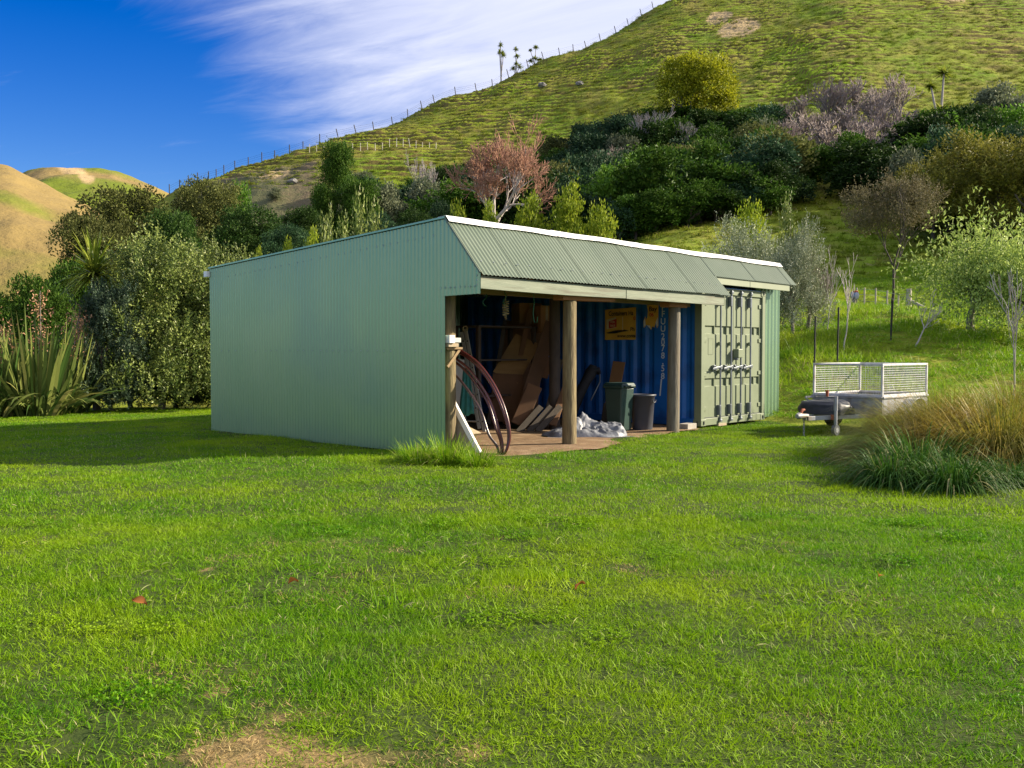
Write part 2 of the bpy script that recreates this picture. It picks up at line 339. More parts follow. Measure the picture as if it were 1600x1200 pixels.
# ------------------------------------------------------------------ terrain heights
PROFILE = {   # photo column -> [(forward distance, height)], distances read from what stands there
    -3200: [(0, 0), (25, 0), (60, 3), (120, 9), (200, 14), (300, 14), (400, 6)],
    -700: [(0, 0), (25, 0), (60, 3), (120, 8), (200, 11), (300, 10), (400, 4)],
    0: [(0, 0), (26, 0), (60, 2.5), (120, 6), (200, 8), (320, 5), (400, 2)],
    170: [(0, 0), (26, 0), (55, 2.8), (90, 6.5), (125, 13), (148, 19.0), (170, 18), (250, 10), (400, 2)],
    270: [(0, 0), (26, 0), (50, 3), (90, 8), (125, 17), (150, 26.4), (166, 26.6), (240, 14), (400, 2)],
    400: [(0, 0), (26, 0), (50, 4), (90, 9), (122, 16), (138, 26), (155, 31.2), (172, 31.0), (250, 18), (400, 4)],
    530: [(0, 0), (26, 0), (50, 4), (90, 10), (122, 17.5), (139, 27.2), (150, 32.8), (165, 38.1), (182, 37.8), (260, 24), (400, 6)],
    700: [(0, 0), (25, 0), (50, 4), (90, 11), (122, 19), (139, 28), (150, 32.7), (178, 48.2), (196, 48), (280, 32), (400, 10)],
    850: [(0, 0), (24, 0), (50, 4), (80, 9), (110, 17), (150, 35), (190, 58.6), (210, 58), (300, 40), (400, 16)],
    1035: [(0, 0), (22, 0), (30, 1.6), (50, 4.6), (75, 10.6), (110, 20), (140, 34), (205, 75.4), (230, 75), (320, 54), (400, 30)],
    1230: [(0, 0), (20, 0), (24, 1.1), (30, 2.1), (40, 3.0), (50, 4.2), (60, 6.8), (78, 12.4), (110, 23), (137, 35), (225, 93), (255, 94), (400, 50)],
    1300: [(0, 0), (18.5, 0), (22, 1.0), (30, 2.1), (40, 3.0), (46, 3.4), (60, 6.6), (78, 12.4), (110, 24), (135, 36), (228, 98), (260, 99), (400, 55)],
    1600: [(0, 0), (18.0, 0), (22, 0.9), (30, 2.0), (45, 3.5), (60, 7), (78, 13), (110, 25), (140, 40), (240, 108), (275, 110), (400, 70)],
    2300: [(0, 0), (17.5, 0), (22, 0.8), (30, 2.0), (45, 4), (60, 8), (78, 14), (110, 27), (140, 43), (250, 115), (290, 118), (400, 80)],
    4600: [(0, 0), (17.5, 0), (22, 0.8), (30, 2.0), (45, 4), (60, 8), (78, 14), (110, 27), (140, 43), (250, 115), (290, 118), (400, 80)],
}
_PX = np.array(sorted(PROFILE)); _YS = np.arange(0, 401, 1.0)
_TAB = np.array([np.interp(_YS, [p[0] for p in PROFILE[k]], [p[1] for p in PROFILE[k]]) for k in _PX])
_PXF = np.arange(-3200, 4601, 20.0)
_TABF = np.array([[0.0]])
def _smooth():
    global _TABF
    t = np.empty((len(_PXF), len(_YS)))
    for j in range(len(_YS)): t[:, j] = np.interp(_PXF, _PX, _TAB[:, j])
    k = np.array([1, 2, 3, 2, 1.0]); k /= k.sum()
    tp = np.pad(t, ((2, 2), (0, 0)), 'edge'); t = sum(k[i] * tp[i:i + len(t)] for i in range(5))
    k2 = np.array([1, 2, 1.0]) / 4; tp = np.pad(t, ((0, 0), (1, 1)), 'edge'); t2 = sum(k2[i] * tp[:, i:i + t.shape[1]] for i in range(3))
    _TABF = t2
_smooth()
def vnoise(x, y, seed=0):
    """Smooth value noise in [-1, 1], vectorised."""
    x = np.asarray(x, float); y = np.asarray(y, float)
    xi = np.floor(x).astype(np.int64); yi = np.floor(y).astype(np.int64); xf = x - xi; yf = y - yi
    def h(a, b):
        n = (a * 374761393 + b * 668265263 + seed * 1442695041) & 0x7fffffff
        n = ((n ^ (n >> 13)) * 1274126177) & 0x7fffffff
        return ((n ^ (n >> 16)) & 0xffff) / 32767.5 - 1
    u = xf * xf * (3 - 2 * xf); v = yf * yf * (3 - 2 * yf)
    return (h(xi, yi) * (1 - u) + h(xi + 1, yi) * u) * (1 - v) + (h(xi, yi + 1) * (1 - u) + h(xi + 1, yi + 1) * u) * v
def base_height(X, Y):
    X = np.asarray(X, float); Y = np.asarray(Y, float)
    px = np.clip(CX + X / np.maximum(Y, 1.0) * F, -3200, 4600); yy = np.clip(Y, 0, 400)
    i = (px + 3200) / 20.0; i0 = np.clip(np.floor(i).astype(int), 0, len(_PXF) - 2); fi = i - i0
    j0 = np.clip(np.floor(yy).astype(int), 0, len(_YS) - 2); fj = yy - j0
    return (_TABF[i0, j0] * (1 - fi) + _TABF[i0 + 1, j0] * fi) * (1 - fj) + (_TABF[i0, j0 + 1] * (1 - fi) + _TABF[i0 + 1, j0 + 1] * fi) * fj
def terrain(X, Y):
    X = np.asarray(X, float); Y = np.asarray(Y, float)
    h = base_height(X, Y)
    w = np.clip((Y - 20) / 20, 0, 1)
    h = h + w * (0.30 * vnoise(X / 7, Y / 7, 1) + 0.18 * vnoise(X / 2.3, Y / 2.3, 2)) + np.clip(h, 0, 1) * np.clip((90 - Y) / 20, 0.4, 1) * (0.17 * vnoise(X / 1.1, Y / 1.1, 3) + 0.16 * vnoise(X / 2.6, Y / 2.6, 4))
    wf = np.clip((Y - 118) / 15, 0, 1) * np.clip((h - 22) / 6, 0, 1)      # grazed terraces on the steep face
    ph = h / 0.95 + 0.75 * vnoise(X / 16, Y / 12, 5) + 0.30 * vnoise(X / 4.5, Y / 3, 6) + X * 0.035
    fr = ph - np.floor(ph)
    saw = np.where(fr < 0.62, fr / 0.62, (1 - fr) / 0.38)
    h = h + wf * ((saw - 0.5) * 0.95 * np.clip(0.6 + 0.75 * vnoise(X / 7, Y / 7, 9), 0.1, 1.3) + 0.16 * vnoise(X / 1.3, Y / 0.9, 7))
    return h
def lawn_h(X, Y):
    X = np.asarray(X, float); Y = np.asarray(Y, float)
    return 0.022 * vnoise(X / 1.3, Y / 1.3, 21) + 0.014 * vnoise(X / 0.45, Y / 0.45, 22) - 0.02
def ground_at(X, Y):
    """Height something stands at."""
    t = float(terrain(X, Y)); return t if t > 0.02 else 0.0
def at(px, Y):
    X = (px - CX) / F * Y
    return Vector((X, Y, ground_at(X, Y)))
def height_to(px, py, Y):
    """Height above the ground there of something whose top shows at py."""
    return P(px, py, Y).z - at(px, Y).z

def grid_mesh(name, X, Y, Z, mats, smooth=True, attrs=None):
    n, m = X.shape
    v = np.stack([X, Y, Z], -1).reshape(-1, 3)
    idx = np.arange(n * m).reshape(n, m)
    q = np.stack([idx[:-1, :-1], idx[1:, :-1], idx[1:, 1:], idx[:-1, 1:]], -1).reshape(-1, 4)
    me = np_mesh(name, v, [q], mats, smooth=smooth)
    for k, a in (attrs or {}).items():
        at_ = me.attributes.new(k, 'FLOAT', 'POINT'); at_.data.foreach_set('value', a.astype(np.float32).ravel())
    return me

def ground_material(name, layers, base, rough=0.95, bump=0.5, bscale=3.0, bdist=0.2):
    """Earth or pasture: base colours mixed by world-space noise; layers = [(attribute or None, noise scale, colour, f0, f1)]."""
    m = bpy.data.materials.new(name); m.use_nodes = True; nt = m.node_tree; N = nt.nodes; L = nt.links; b = N['Principled BSDF']
    b.inputs['Roughness'].default_value = rough; b.inputs['Specular IOR Level'].default_value = 0.15
    g = N.new('ShaderNodeNewGeometry'); pos = g.outputs['Position']
    def noise(sc, det=5, off=0.0, stretch=(1, 1, 1)):
        mp = N.new('ShaderNodeMapping'); mp.inputs['Location'].default_value = (off, off, off); mp.inputs['Scale'].default_value = stretch; L.new(pos, mp.inputs[0])
        n = N.new('ShaderNodeTexNoise'); n.inputs['Scale'].default_value = sc; n.inputs['Detail'].default_value = det; n.inputs['Roughness'].default_value = 0.62; L.new(mp.outputs[0], n.inputs['Vector']); return n.outputs['Fac']
    rgb = N.new('ShaderNodeRGB'); rgb.outputs[0].default_value = (*base, 1); col = rgb.outputs[0]
    for i, (attr, sc, c, f0, f1) in enumerate(layers):
        r = N.new('ShaderNodeMapRange'); r.inputs['From Min'].default_value = f0; r.inputs['From Max'].default_value = f1
        v = noise(sc, 5, 7.3 * i)
        if attr:
            a = N.new('ShaderNodeAttribute'); a.attribute_name = attr
            s = N.new('ShaderNodeMath'); s.operation = 'ADD'; L.new(a.outputs['Fac'], s.inputs[0])
            k = N.new('ShaderNodeMath'); k.operation = 'MULTIPLY_ADD'; L.new(v, k.inputs[0]); k.inputs[1].default_value = 0.8; k.inputs[2].default_value = -0.4
            L.new(k.outputs[0], s.inputs[1]); v = s.outputs[0]
        L.new(v, r.inputs['Value'])
        mx = N.new('ShaderNodeMix'); mx.data_type = 'RGBA'; L.new(r.outputs[0], mx.inputs['Factor']); L.new(col, mx.inputs['A']); mx.inputs['B'].default_value = (*c, 1); col = mx.outputs['Result']
    L.new(col, b.inputs['Base Color'])
    bp = N.new('ShaderNodeBump'); bp.inputs['Strength'].default_value = bump; bp.inputs['Distance'].default_value = bdist
    L.new(noise(bscale, 6, 3.0), bp.inputs['Height']); L.new(bp.outputs[0], b.inputs['Normal'])
    M[name] = m; return m

ground_material('lawn_soil', [(None, 3.0, (0.050, 0.070, 0.014), 0.4, 0.6), ('bare', 12.0, (0.26, 0.175, 0.075), 0.45, 1.0)], (0.030, 0.050, 0.008), bump=0.6, bscale=25, bdist=0.03)
ground_material('pasture', [
    (None, 0.06, (0.135, 0.215, 0.006), 0.44, 0.62), (None, 0.12, (0.22, 0.20, 0.034), 0.50, 0.70), (None, 1.1, (0.21, 0.18, 0.065), 0.58, 0.72), ('bank', 0.45, (0.120, 0.095, 0.026), 0.0, 0.50),
    ('cut', 0.30, (0.135, 0.105, 0.062), 0.30, 0.65), ('cut', 0.9, (0.095, 0.10, 0.045), 0.62, 0.95), ('scar', 0.5, (0.36, 0.27, 0.14), 0.35, 0.6)],
    (0.160, 0.195, 0.010), bump=0.7, bscale=1.6, bdist=0.35)
ground_material('far_pasture', [
    (None, 0.010, (0.215, 0.155, 0.055), 0.40, 0.58), (None, 0.035, (0.13, 0.145, 0.020), 0.55, 0.70), ('green', 0.02, (0.115, 0.150, 0.012), 0.35, 0.65), ('scar', 0.05, (0.36, 0.26, 0.13), 0.35, 0.85)],
    (0.20, 0.145, 0.055), bump=0.6, bscale=0.12, bdist=3.0)
ground_material('valley_floor', [(None, 0.05, (0.09, 0.11, 0.02), 0.4, 0.6)], (0.11, 0.13, 0.02))

# shed frame: local x runs along the front (to the back right), local y goes into the shed
SHED_O = Vector((-0.906, 13.2, 0.0)); SHED_A = math.atan2(0.74, 0.6727)
SU = Vector((math.cos(SHED_A), math.sin(SHED_A), 0)); SV = Vector((-math.sin(SHED_A), math.cos(SHED_A), 0))
def S(x, y, z=0.0): return SHED_O + SU * x + SV * y + Vector((0, 0, z))
def to_shed(X, Y):
    dx, dy = np.asarray(X) - SHED_O.x, np.asarray(Y) - SHED_O.y
    return dx * SU.x + dy * SU.y, dx * SV.x + dy * SV.y
def on_floor(px, py):
    """Shed-local point on the floor under photo pixel (px, py)."""
    p = P(px, py, 10.0); d = p - Vector((0, 0, CAM_H)); k = -CAM_H / d.z
    return tuple(float(v) for v in to_shed(d.x * k, d.y * k))

BARE = [(-0.92, 3.40, 0.34, 0.24), (-0.58, 3.32, 0.26, 0.15), (-0.12, 3.42, 0.13, 0.12), (-1.25, 4.05, 0.12, 0.08), (-0.85, 3.75, 0.16, 0.10), (-2.0, 6.2, 0.10, 0.1)]
def bare_mask(X, Y):
    m = np.zeros_like(np.asarray(X, float))
    for (a, b, rx, ry) in BARE:
        d = ((X - a) / rx) ** 2 + ((Y - b) / ry) ** 2
        m = np.maximum(m, np.clip(1.35 - d, 0, 1))
    return np.clip(m + 0.35 * vnoise(X / 0.16, Y / 0.16, 41) * (m > 0), 0, 1)

def build_ground():
    xs = np.concatenate([np.linspace(-90, -14, 24)[:-1], np.linspace(-14, 14, 225)[:-1], np.linspace(14, 90, 24)])
    ys = np.concatenate([np.linspace(-90, 0, 16)[:-1], np.linspace(0, 24, 193)])
    X, Y = np.meshgrid(xs, ys, indexing='ij'); Z = lawn_h(X, Y)
    me = grid_mesh('lawn_ground', X, Y, Z, M['lawn_soil'], attrs={'bare': bare_mask(X, Y)})
    tag(link('ground', me), kind='structure')
    # hillside sheet, laid out as columns fanning out from the lawn so that it is finest where it is near
    pxs = np.concatenate([np.arange(-3000, -150, 60), np.arange(-150, 1750, 4.5), np.arange(1750, 4500, 60)]).astype(float)
    ys = np.concatenate([np.arange(16.8, 60, 0.45), np.arange(60, 120, 0.8), np.arange(120, 250, 0.42), np.arange(250, 400, 5)])
    PX, Y = np.meshgrid(pxs, ys, indexing='ij'); X = (PX - CX) / F * Y
    Z = terrain(X, Y) - 0.05
    Z = np.where(Y < 17.4, -0.25, Z)
    cut = np.clip(1 - np.abs(PX - 400) / 150, 0, 1) ** 0.5 * np.clip((Y - 105) / 8, 0, 1) * np.clip((150 - Y) / 6, 0, 1)
    scar = np.zeros_like(X)
    for (a, b, r) in [(1150, 178, 4.5), (1120, 186, 3), (1245, 200, 6), (1385, 206, 8), (1300, 192, 3.5), (432, 141, 2.6), (1480, 180, 3)]:
        scar = np.maximum(scar, np.clip(1.2 - (((PX - a) / F * Y) ** 2 + ((Y - b) * 0.8) ** 2) / r ** 2, 0, 1))
    gx = np.gradient(Z, axis=1) / np.maximum(np.gradient(Y, axis=1), 1e-3); b0 = np.gradient(base_height(X, Y), axis=1) / np.maximum(np.gradient(Y, axis=1), 1e-3)
    bank = np.clip((gx - b0) * 0.9, -0.5, 1.0) * np.clip((Y - 110) / 10, 0, 1)  # browner risers: dead grass and soil, plus ledge shade put into the colour
    me = grid_mesh('hillside', X, Y, Z, M['pasture'], attrs={'cut': cut, 'scar': scar, 'bank': bank})
    tag(link('hillside', me), kind='structure')
    # two farther hills at the left, and the valley floor out to the horizon
    def far(name, cols, y0, y1, py0, scar_at=None, green=0.0, seed=0):
        pxs = np.arange(cols[0][0], cols[-1][0] + 1, 6.0); ts = np.concatenate([np.linspace(0, 1, 70), np.linspace(1.03, 2.2, 14)])
        sky = np.interp(pxs, [c[0] for c in cols], [c[1] for c in cols])
        k = np.array([1, 2, 3, 2, 1.0]) / 9; sk = np.pad(sky, 2, 'edge'); sky = sum(k[i] * sk[i:i + len(sky)] for i in range(5))
        PXg, T = np.meshgrid(pxs, ts, indexing='ij'); Yg = y0 + (y1 - y0) * T; Xg = (PXg - CX) / F * Yg
        top = CAM_H + (548 - sky) / F * y1; bot = CAM_H + (548 - py0) / F * y0
        tt = np.clip(T, 0, 1); s = 0.45 * tt + 0.55 * np.sin(tt * math.pi / 2)
        Zg = bot + (top[:, None] - bot) * s
        Zg = np.where(T > 1, top[:, None] - (T - 1) ** 2 * 90, Zg)
        Zg = Zg + np.clip(tt * 3, 0, 1) * (2.6 * vnoise(Xg / 26, Yg / 40, seed) + 1.0 * vnoise(Xg / 9, Yg / 14, seed + 1) + 0.5 * np.abs(vnoise(Xg / 4, Yg / 4, seed + 2))) * np.clip((1.15 - T) * 4, 0.1, 1)
        sc = np.zeros_like(Xg)
        if scar_at is not None:
            for (a, b, rx, ry) in scar_at: sc = np.maximum(sc, np.clip(1.3 - ((PXg - a) / rx) ** 2 - ((T - b) / ry) ** 2, 0, 1))
        gr = np.clip(green + 0.5 * vnoise(Xg / 60, Yg / 25, seed + 3), 0, 1)
        me = grid_mesh(name, Xg, Yg, Zg, M['far_pasture'], attrs={'scar': sc, 'green': gr}); tag(link(name, me), kind='structure')
    far('far_hill', [(-900, 200), (-300, 245), (-60, 262), (0, 262), (25, 265), (60, 284), (100, 304), (150, 328), (200, 352), (260, 385), (330, 430)], 250, 390, 470, green=0.30, seed=51)
    far('distant_hill', [(-300, 330), (-60, 300), (20, 287), (40, 271), (75, 264), (130, 265), (180, 273), (225, 290), (255, 299), (300, 322), (380, 360)], 330, 520, 430,
        scar_at=[(118, 0.80, 26, 0.13), (140, 0.66, 16, 0.12)], green=0.55, seed=61)
    v = [(-2500, 20, -3), (2500, 20, -3), (2500, 4500, -3), (-2500, 4500, -3)]
    me = bpy.data.meshes.new('valley'); me.from_pydata(v, [], [(0, 1, 2, 3)]); me.materials.append(M['valley_floor']); me.update()
    tag(link('valley_ground', me), kind='structure')
    # bare earth floor of the bay, ragged towards the lawn
    n = 46; pts = []
    front = [(0.02 + (6.2 - 0.02) * i / (n - 1)) for i in range(n)]
    mb = MB(); rows = []
    for i, x in enumerate(front):
        yf = -0.62 - 0.55 * math.exp(-((x - 1.7) / 1.1) ** 2) + 0.30 * max(0, (x - 3.6) / 2.6) + 0.07 * float(vnoise(x * 3.1, 0.5, 71)) + 0.05 * float(vnoise(x * 8, 0.5, 72))
        rows.append([(x, yf + (6.05 - yf) * t, 0.020 * float(vnoise(x * 2, t * 9, 73)) + 0.012 * (t > 0)) for t in (0, 0.04, 0.09, 0.15, 0.22, 0.3, 0.4, 0.55, 0.75, 1.0)])
    vs = [v for r in rows for v in r]; m_ = len(rows[0])
    mb.add(vs, [(i * m_ + j, (i + 1) * m_ + j, (i + 1) * m_ + j + 1, i * m_ + j + 1) for i in range(n - 1) for j in range(m_ - 1)], True)
    o = mb.build('dirt_floor', M['dirt'], None, SHED_O, (0, 0, SHED_A)); tag(o, kind='structure')
build_ground()

# ------------------------------------------------------------------ the shed
PITCHC = 0.0762
EAVE_B, RIDGE, EAVE_F, OVER = 2.89, 3.23, 2.475, 0.65
LEN_Y, LEN_X = 6.1, 9.74
SLOPE = (RIDGE - EAVE_F) / OVER
def corr(name, mt, parent, org, across, along, normal, s0, s1, lo, hi, amp=0.0085, seg=8, pitch=PITCHC, rows=1):
    """Corrugated sheet: s runs across the waves, lo(s) and hi(s) are where it starts and ends along them."""
    org, across, along, normal = Vector(org), Vector(across), Vector(along).normalized(), Vector(normal).normalized()
    n = max(2, int(round((s1 - s0) / pitch * seg)) + 1); vs = []
    for i in range(n):
        s = s0 + (s1 - s0) * i / (n - 1); w = amp * math.cos(2 * math.pi * s / pitch)
        for r in range(rows + 1):
            t = lo(s) + (hi(s) - lo(s)) * r / rows
            vs.append(org + across * s + along * t + normal * w)
    k = rows + 1
    mb = MB(); mb.add(vs, [(i * k + r, (i + 1) * k + r, (i + 1) * k + r + 1, i * k + r + 1) for i in range(n - 1) for r in range(rows)], True)
    return mb.build(name, mt, parent)

def build_shed():
    sh = empty('open_front_shed', SHED_O, SHED_A, 'long green corrugated iron shed with an open front bay and skirt roof', 'shed')
    top = lambda y: (RIDGE - (RIDGE - EAVE_B) * y / LEN_Y) if y >= 0 else RIDGE + y * SLOPE
    W = PITCHC * 10
    # left end wall: one object for each sheet
    X3, Y3, Z3 = Vector((1, 0, 0)), Vector((0, 1, 0)), Vector((0, 0, 1))
    y = LEN_Y
    k = 0
    while y > 0.01:
        y0 = max(0.0, y - W)
        corr('wall_sheet', M['sheet_green'], sh, (0, 0, 0), Y3, Z3, -X3, y0, y, lambda s: -0.03, lambda s: top(s) - 0.01, amp=0.0145)
        y = y0; k += 1
    corr('wall_sheet', M['sheet_green'], sh, (-0.006, 0, 0), Y3, Z3, -X3, -OVER, 2 * PITCHC, lambda s: 2.17 - 0.012 * s, lambda s: min(top(s), RIDGE) - 0.012, seg=8, amp=0.0145)
    # right end wall, back wall, front infill beside the container
    corr('wall_sheet', M['sheet_green'], sh, (LEN_X, 0, 0), Y3, Z3, X3, 0.0, LEN_Y, lambda s: 0.04, lambda s: top(s) - 0.01, seg=6)
    corr('wall_sheet', M['sheet_green'], sh, (0, LEN_Y, 0), X3, Z3, Y3, 0.0, LEN_X, lambda s: 0.04, lambda s: EAVE_B - 0.02, seg=6)
    corr('wall_sheet', M['sheet_green'], sh, (0, -0.02, 0), X3, Z3, -Y3, 8.70, LEN_X, lambda s: 0.04, lambda s: RIDGE - 0.08, amp=0.014, pitch=0.15)
    # corner flashings
    mb = MB(); mb.box((LEN_X + 0.012, 0.01, 1.6), (0.045, 0.06, 3.1)); mb.build('corner_flashing', M['sheet_green'], sh, bevel=0.004)
    mb = MB(); mb.bar((-0.012, LEN_Y + 0.03, EAVE_B + 0.012), (-0.012, 0.0, RIDGE + 0.012), 0.035, 0.03); mb.build('barge_flashing', M['sheet_green'], sh, bevel=0.004)
    mb = MB(); mb.bar((-0.018, 0, RIDGE + 0.004), (-0.018, -OVER - 0.02, EAVE_F - 0.02), 0.012, 0.025); mb.build('barge_flashing', M['roof_sheet'], sh)
    # main roof and skirt roof sheets
    along_m = Vector((0, LEN_Y + 0.1, -(RIDGE - EAVE_B))); lm = along_m.length; nm = Vector((0, (RIDGE - EAVE_B), LEN_Y + 0.1)).normalized()
    x = 0.0; k = 0
    while x < LEN_X - 0.05:
        x1 = min(x + W, LEN_X + 0.02)
        corr('roof_sheet', M['roof_sheet'], sh, Vector((0, 0, RIDGE + 0.012)) + nm * (0.002 * (k % 2)), X3, along_m, nm, x, x1 + 0.02, lambda s: 0, lambda s: lm, seg=5)
        x = x1; k += 1
    al = Vector((0, -OVER, -(RIDGE - EAVE_F))).normalized(); ns = Vector((0, -(RIDGE - EAVE_F), OVER)).normalized()
    full = math.hypot(OVER, RIDGE - EAVE_F); L1 = full * (0.70 / 0.65); L2 = full * (0.39 / 0.65)
    x = 0.0; k = 0
    while x < 6.47:
        x1 = min(x + W, 6.47)
        corr('skirt_sheet', M['roof_sheet'], sh, Vector((0, 0, RIDGE + 0.008)) + ns * (0.001 + 0.004 * (k % 2)), X3, al, ns, x, x1 + 0.025, lambda s: 0.0, lambda s: L1 + 0.004 * math.sin(x1 * 7), seg=8)
        x = x1; k += 1
    while x < LEN_X:
        x1 = min(x + W, LEN_X + 0.03)
        corr('skirt_sheet', M['roof_sheet'], sh, Vector((0, 0, RIDGE + 0.008)) + ns * (0.001 + 0.004 * (k % 2)), X3, al, ns, x, x1 + 0.02, lambda s: 0.0, lambda s: L2, seg=8)
        x = x1; k += 1
    # white ridge flashing in overlapping lengths, each slightly bowed
    segs = [(-0.02, 2.27), (2.20, 4.55), (4.48, 7.0), (6.93, LEN_X + 0.02)]
    for k, (a, b) in enumerate(segs):
        vs = []; n = 9
        for i in range(n):
            xx = a + (b - a) * i / (n - 1); dz = 0.020 + 0.004 * (k % 2) + 0.003 * math.sin(i * 1.3 + k * 2)
            f = 0.088 + 0.010 * math.sin(i * 0.9 + k)
            for (yy, zz) in ((0.14, -0.010), (0.0, 0.0), (al.y * f, al.z * f), (al.y * (f + 0.012), al.z * (f + 0.012) - 0.004)):
                vs.append((xx, yy + (-0.02 if yy <= 0 else 0), RIDGE + zz + 0.012 + dz))
        mb = MB(); mb.add(vs, [(i * 4 + j, (i + 1) * 4 + j, (i + 1) * 4 + j + 1, i * 4 + j + 1) for i in range(n - 1) for j in range(3)])
        o = mb.build('ridge_flashing', M['white_flashing'], sh); sd = o.modifiers.new('thick', 'SOLIDIFY'); sd.thickness = 0.004
    # fascia boards, with the joints that show
    def fascia(x0, x1, y, z0, z1, mt, sag=0.0):
        n = 6; vs = []
        for i in range(n):
            xx = x0 + (x1 - x0) * i / (n - 1); d = -sag * math.sin(math.pi * i / (n - 1))
            for (yy, zz) in ((y - 0.02, z0), (y - 0.02, z1), (y + 0.02, z1), (y + 0.02, z0)): vs.append((xx, yy, zz + d))
        fs = [(i * 4 + j, (i + 1) * 4 + j, (i + 1) * 4 + (j + 1) % 4, i * 4 + (j + 1) % 4) for i in range(n - 1) for j in range(4)]
        fs += [(3, 2, 1, 0), tuple((n - 1) * 4 + j for j in range(4))]
        mb = MB(); mb.add(vs, fs); return mb.build('fascia_board', mt, sh, bevel=0.004)
    fascia(0.012, 3.312, -OVER + 0.02, 2.245, 2.420, M['fascia_wood'], 0.012)
    fascia(3.322, 6.36, -OVER + 0.02, 2.240, 2.425, M['fascia_wood'], 0.0)
    fascia(6.10, 7.836, -0.345, 2.655, 2.795, M['fascia_paint'])
    fascia(7.842, 9.52, -0.345, 2.655, 2.795, M['fascia_paint'])
    # rafters of the skirt, beam and purlins inside
    for x in (0.10, 1.1, 2.05, 3.1, 4.1, 5.1, 6.2):
        mb = MB(); mb.bar((x, 0.0, RIDGE - 0.09), (x, -OVER + 0.06, EAVE_F - 0.055), 0.045, 0.09); mb.build('skirt_rafter', M['frame_timber'], sh)
        mb = MB(); mb.bar((x + 0.001, 0.0, RIDGE - 0.12), (x + 0.001, LEN_Y - 0.03, EAVE_B - 0.12), 0.045, 0.14); mb.build('rafter', M['frame_timber'], sh)
    for yy in (1.2, 2.6, 4.0, 5.4):
        z = top(yy) - 0.03; mb = MB(); mb.bar((0.03, yy, z - 0.005), (LEN_X - 0.05, yy, z - 0.005), 0.07, 0.04); mb.build('purlin', M['frame_timber'], sh)
    for z in (0.45, 1.42, 2.3):
        mb = MB(); mb.bar((0.045, 0.15, z), (0.045, LEN_Y - 0.05, z), 0.07, 0.04, up=(1, 0, 0)); mb.build('wall_girt', M['frame_timber'], sh)
    mb = MB(); mb.bar((0.05, -0.02, 2.32), (6.2, -0.02, 2.32), 0.045, 0.19); mb.build('front_beam', M['frame_timber'], sh)
    # blocking on top of the two front posts
    mb = MB(); mb.bar((1.86, -0.46, 2.215), (3.15, -0.46, 2.235), 0.20, 0.085); mb.build('post_block', M['orange_timber'], sh, bevel=0.004)
    mb = MB(); mb.bar((4.86, -0.36, 2.215), (5.42, -0.36, 2.215), 0.20, 0.085); mb.build('post_block', M['orange_timber'], sh, bevel=0.004)
    # round posts with a drying crack and slightly out of true
    def post(x, y, h, r, mt, lean=(0, 0), seed=0, crack=True):
        n, m_ = 40, 16; rr = random.Random(seed); vs = []
        ph = rr.random() * 6
        for j in range(m_ + 1):
            t = j / m_; cx = x + lean[0] * t; cy = y + lean[1] * t; rad = r * (1.04 - 0.08 * t)
            for i in range(n):
                a = 2 * math.pi * i / n
                d = 1 + 0.018 * math.sin(3 * a + ph + t * 2) + 0.008 * math.sin(11 * a + t * 9 + ph)
                if crack:
                    ca = -1.25 + 0.12 * math.sin(t * 5 + ph)
                    d -= 0.085 * math.exp(-((a - 2 * math.pi - ca) / 0.085) ** 2) * (0.5 + 0.5 * math.sin(t * 9 + 1) ** 2)
                vs.append((cx + rad * d * math.cos(a), cy + rad * d * math.sin(a), -0.15 + (h + 0.15) * t))
        mb = MB(); mb.add(vs, [(j * n + i, j * n + (i + 1) % n, (j + 1) * n + (i + 1) % n, (j + 1) * n + i) for j in range(m_) for i in range(n)], True)
        mb.add(vs[-n:], [tuple(range(n))]); return mb.build('round_post', mt, sh)
    post(2.13, -0.46, 2.172, 0.105, M['post_wood'], (0.0, 0.0), 3)
    post(5.13, -0.36, 2.172, 0.108, M['pole_grey'], (0.03, 0.0), 5)
    post(0.19, 0.14, 2.9, 0.095, M['post_wood'], seed=8)
    post(4.28, 1.62, 3.02, 0.10, M['bark_dark'], seed=11)  # darker material puts the deep shade of the bay into this inner post
    post(0.19, 3.0, 2.9, 0.095, M['pole_grey'], seed=12, crack=False)
    post(0.19, 5.85, 2.75, 0.095, M['pole_grey'], seed=13, crack=False)
    post(4.0, 4.6, 2.85, 0.10, M['pole_grey'], seed=14, crack=False)
    # screw heads along the girt, the roof line and the notch
    mb = MB(); r = 0.0095
    def screw(p, nrm):
        p = Vector(p); nrm = Vector(nrm).normalized(); q = nrm.orthogonal().normalized(); w = nrm.cross(q)
        ring = [p + (q * math.cos(k * math.pi / 3) + w * math.sin(k * math.pi / 3)) * r for k in range(6)]
        mb.add(ring + [v + nrm * 0.008 for v in ring], [(0, 1, 7, 6), (1, 2, 8, 7), (2, 3, 9, 8), (3, 4, 10, 9), (4, 5, 11, 10), (5, 0, 6, 11), (6, 7, 8, 9, 10, 11)])
    yy = 0.10
    while yy < 6.0:
        if random.random() < 0.85: screw((-0.010, round(yy / PITCHC) * PITCHC, 1.42 + random.uniform(-0.006, 0.006)), (-1, 0, 0))
        if random.random() < 0.9: screw((-0.010, round(yy / PITCHC) * PITCHC, top(yy) - 0.20), (-1, 0, 0))
        yy += PITCHC * random.choice((2, 2, 3))
    for i in range(8): screw((-0.022, 0.08 - i * 0.095, 2.28), (-1, 0, 0))
    for z in (2.3, 2.36, 2.42): screw((-0.022, -OVER + 0.03, z), (-1, 0, 0))
    for i in range(26): screw((0.11 + i * 0.245, -OVER + 0.10 - 0.012, EAVE_F + 0.10 * SLOPE + 0.026), ns)
    tag(mb.build('screw_heads', M['zinc'], sh), kind='stuff')
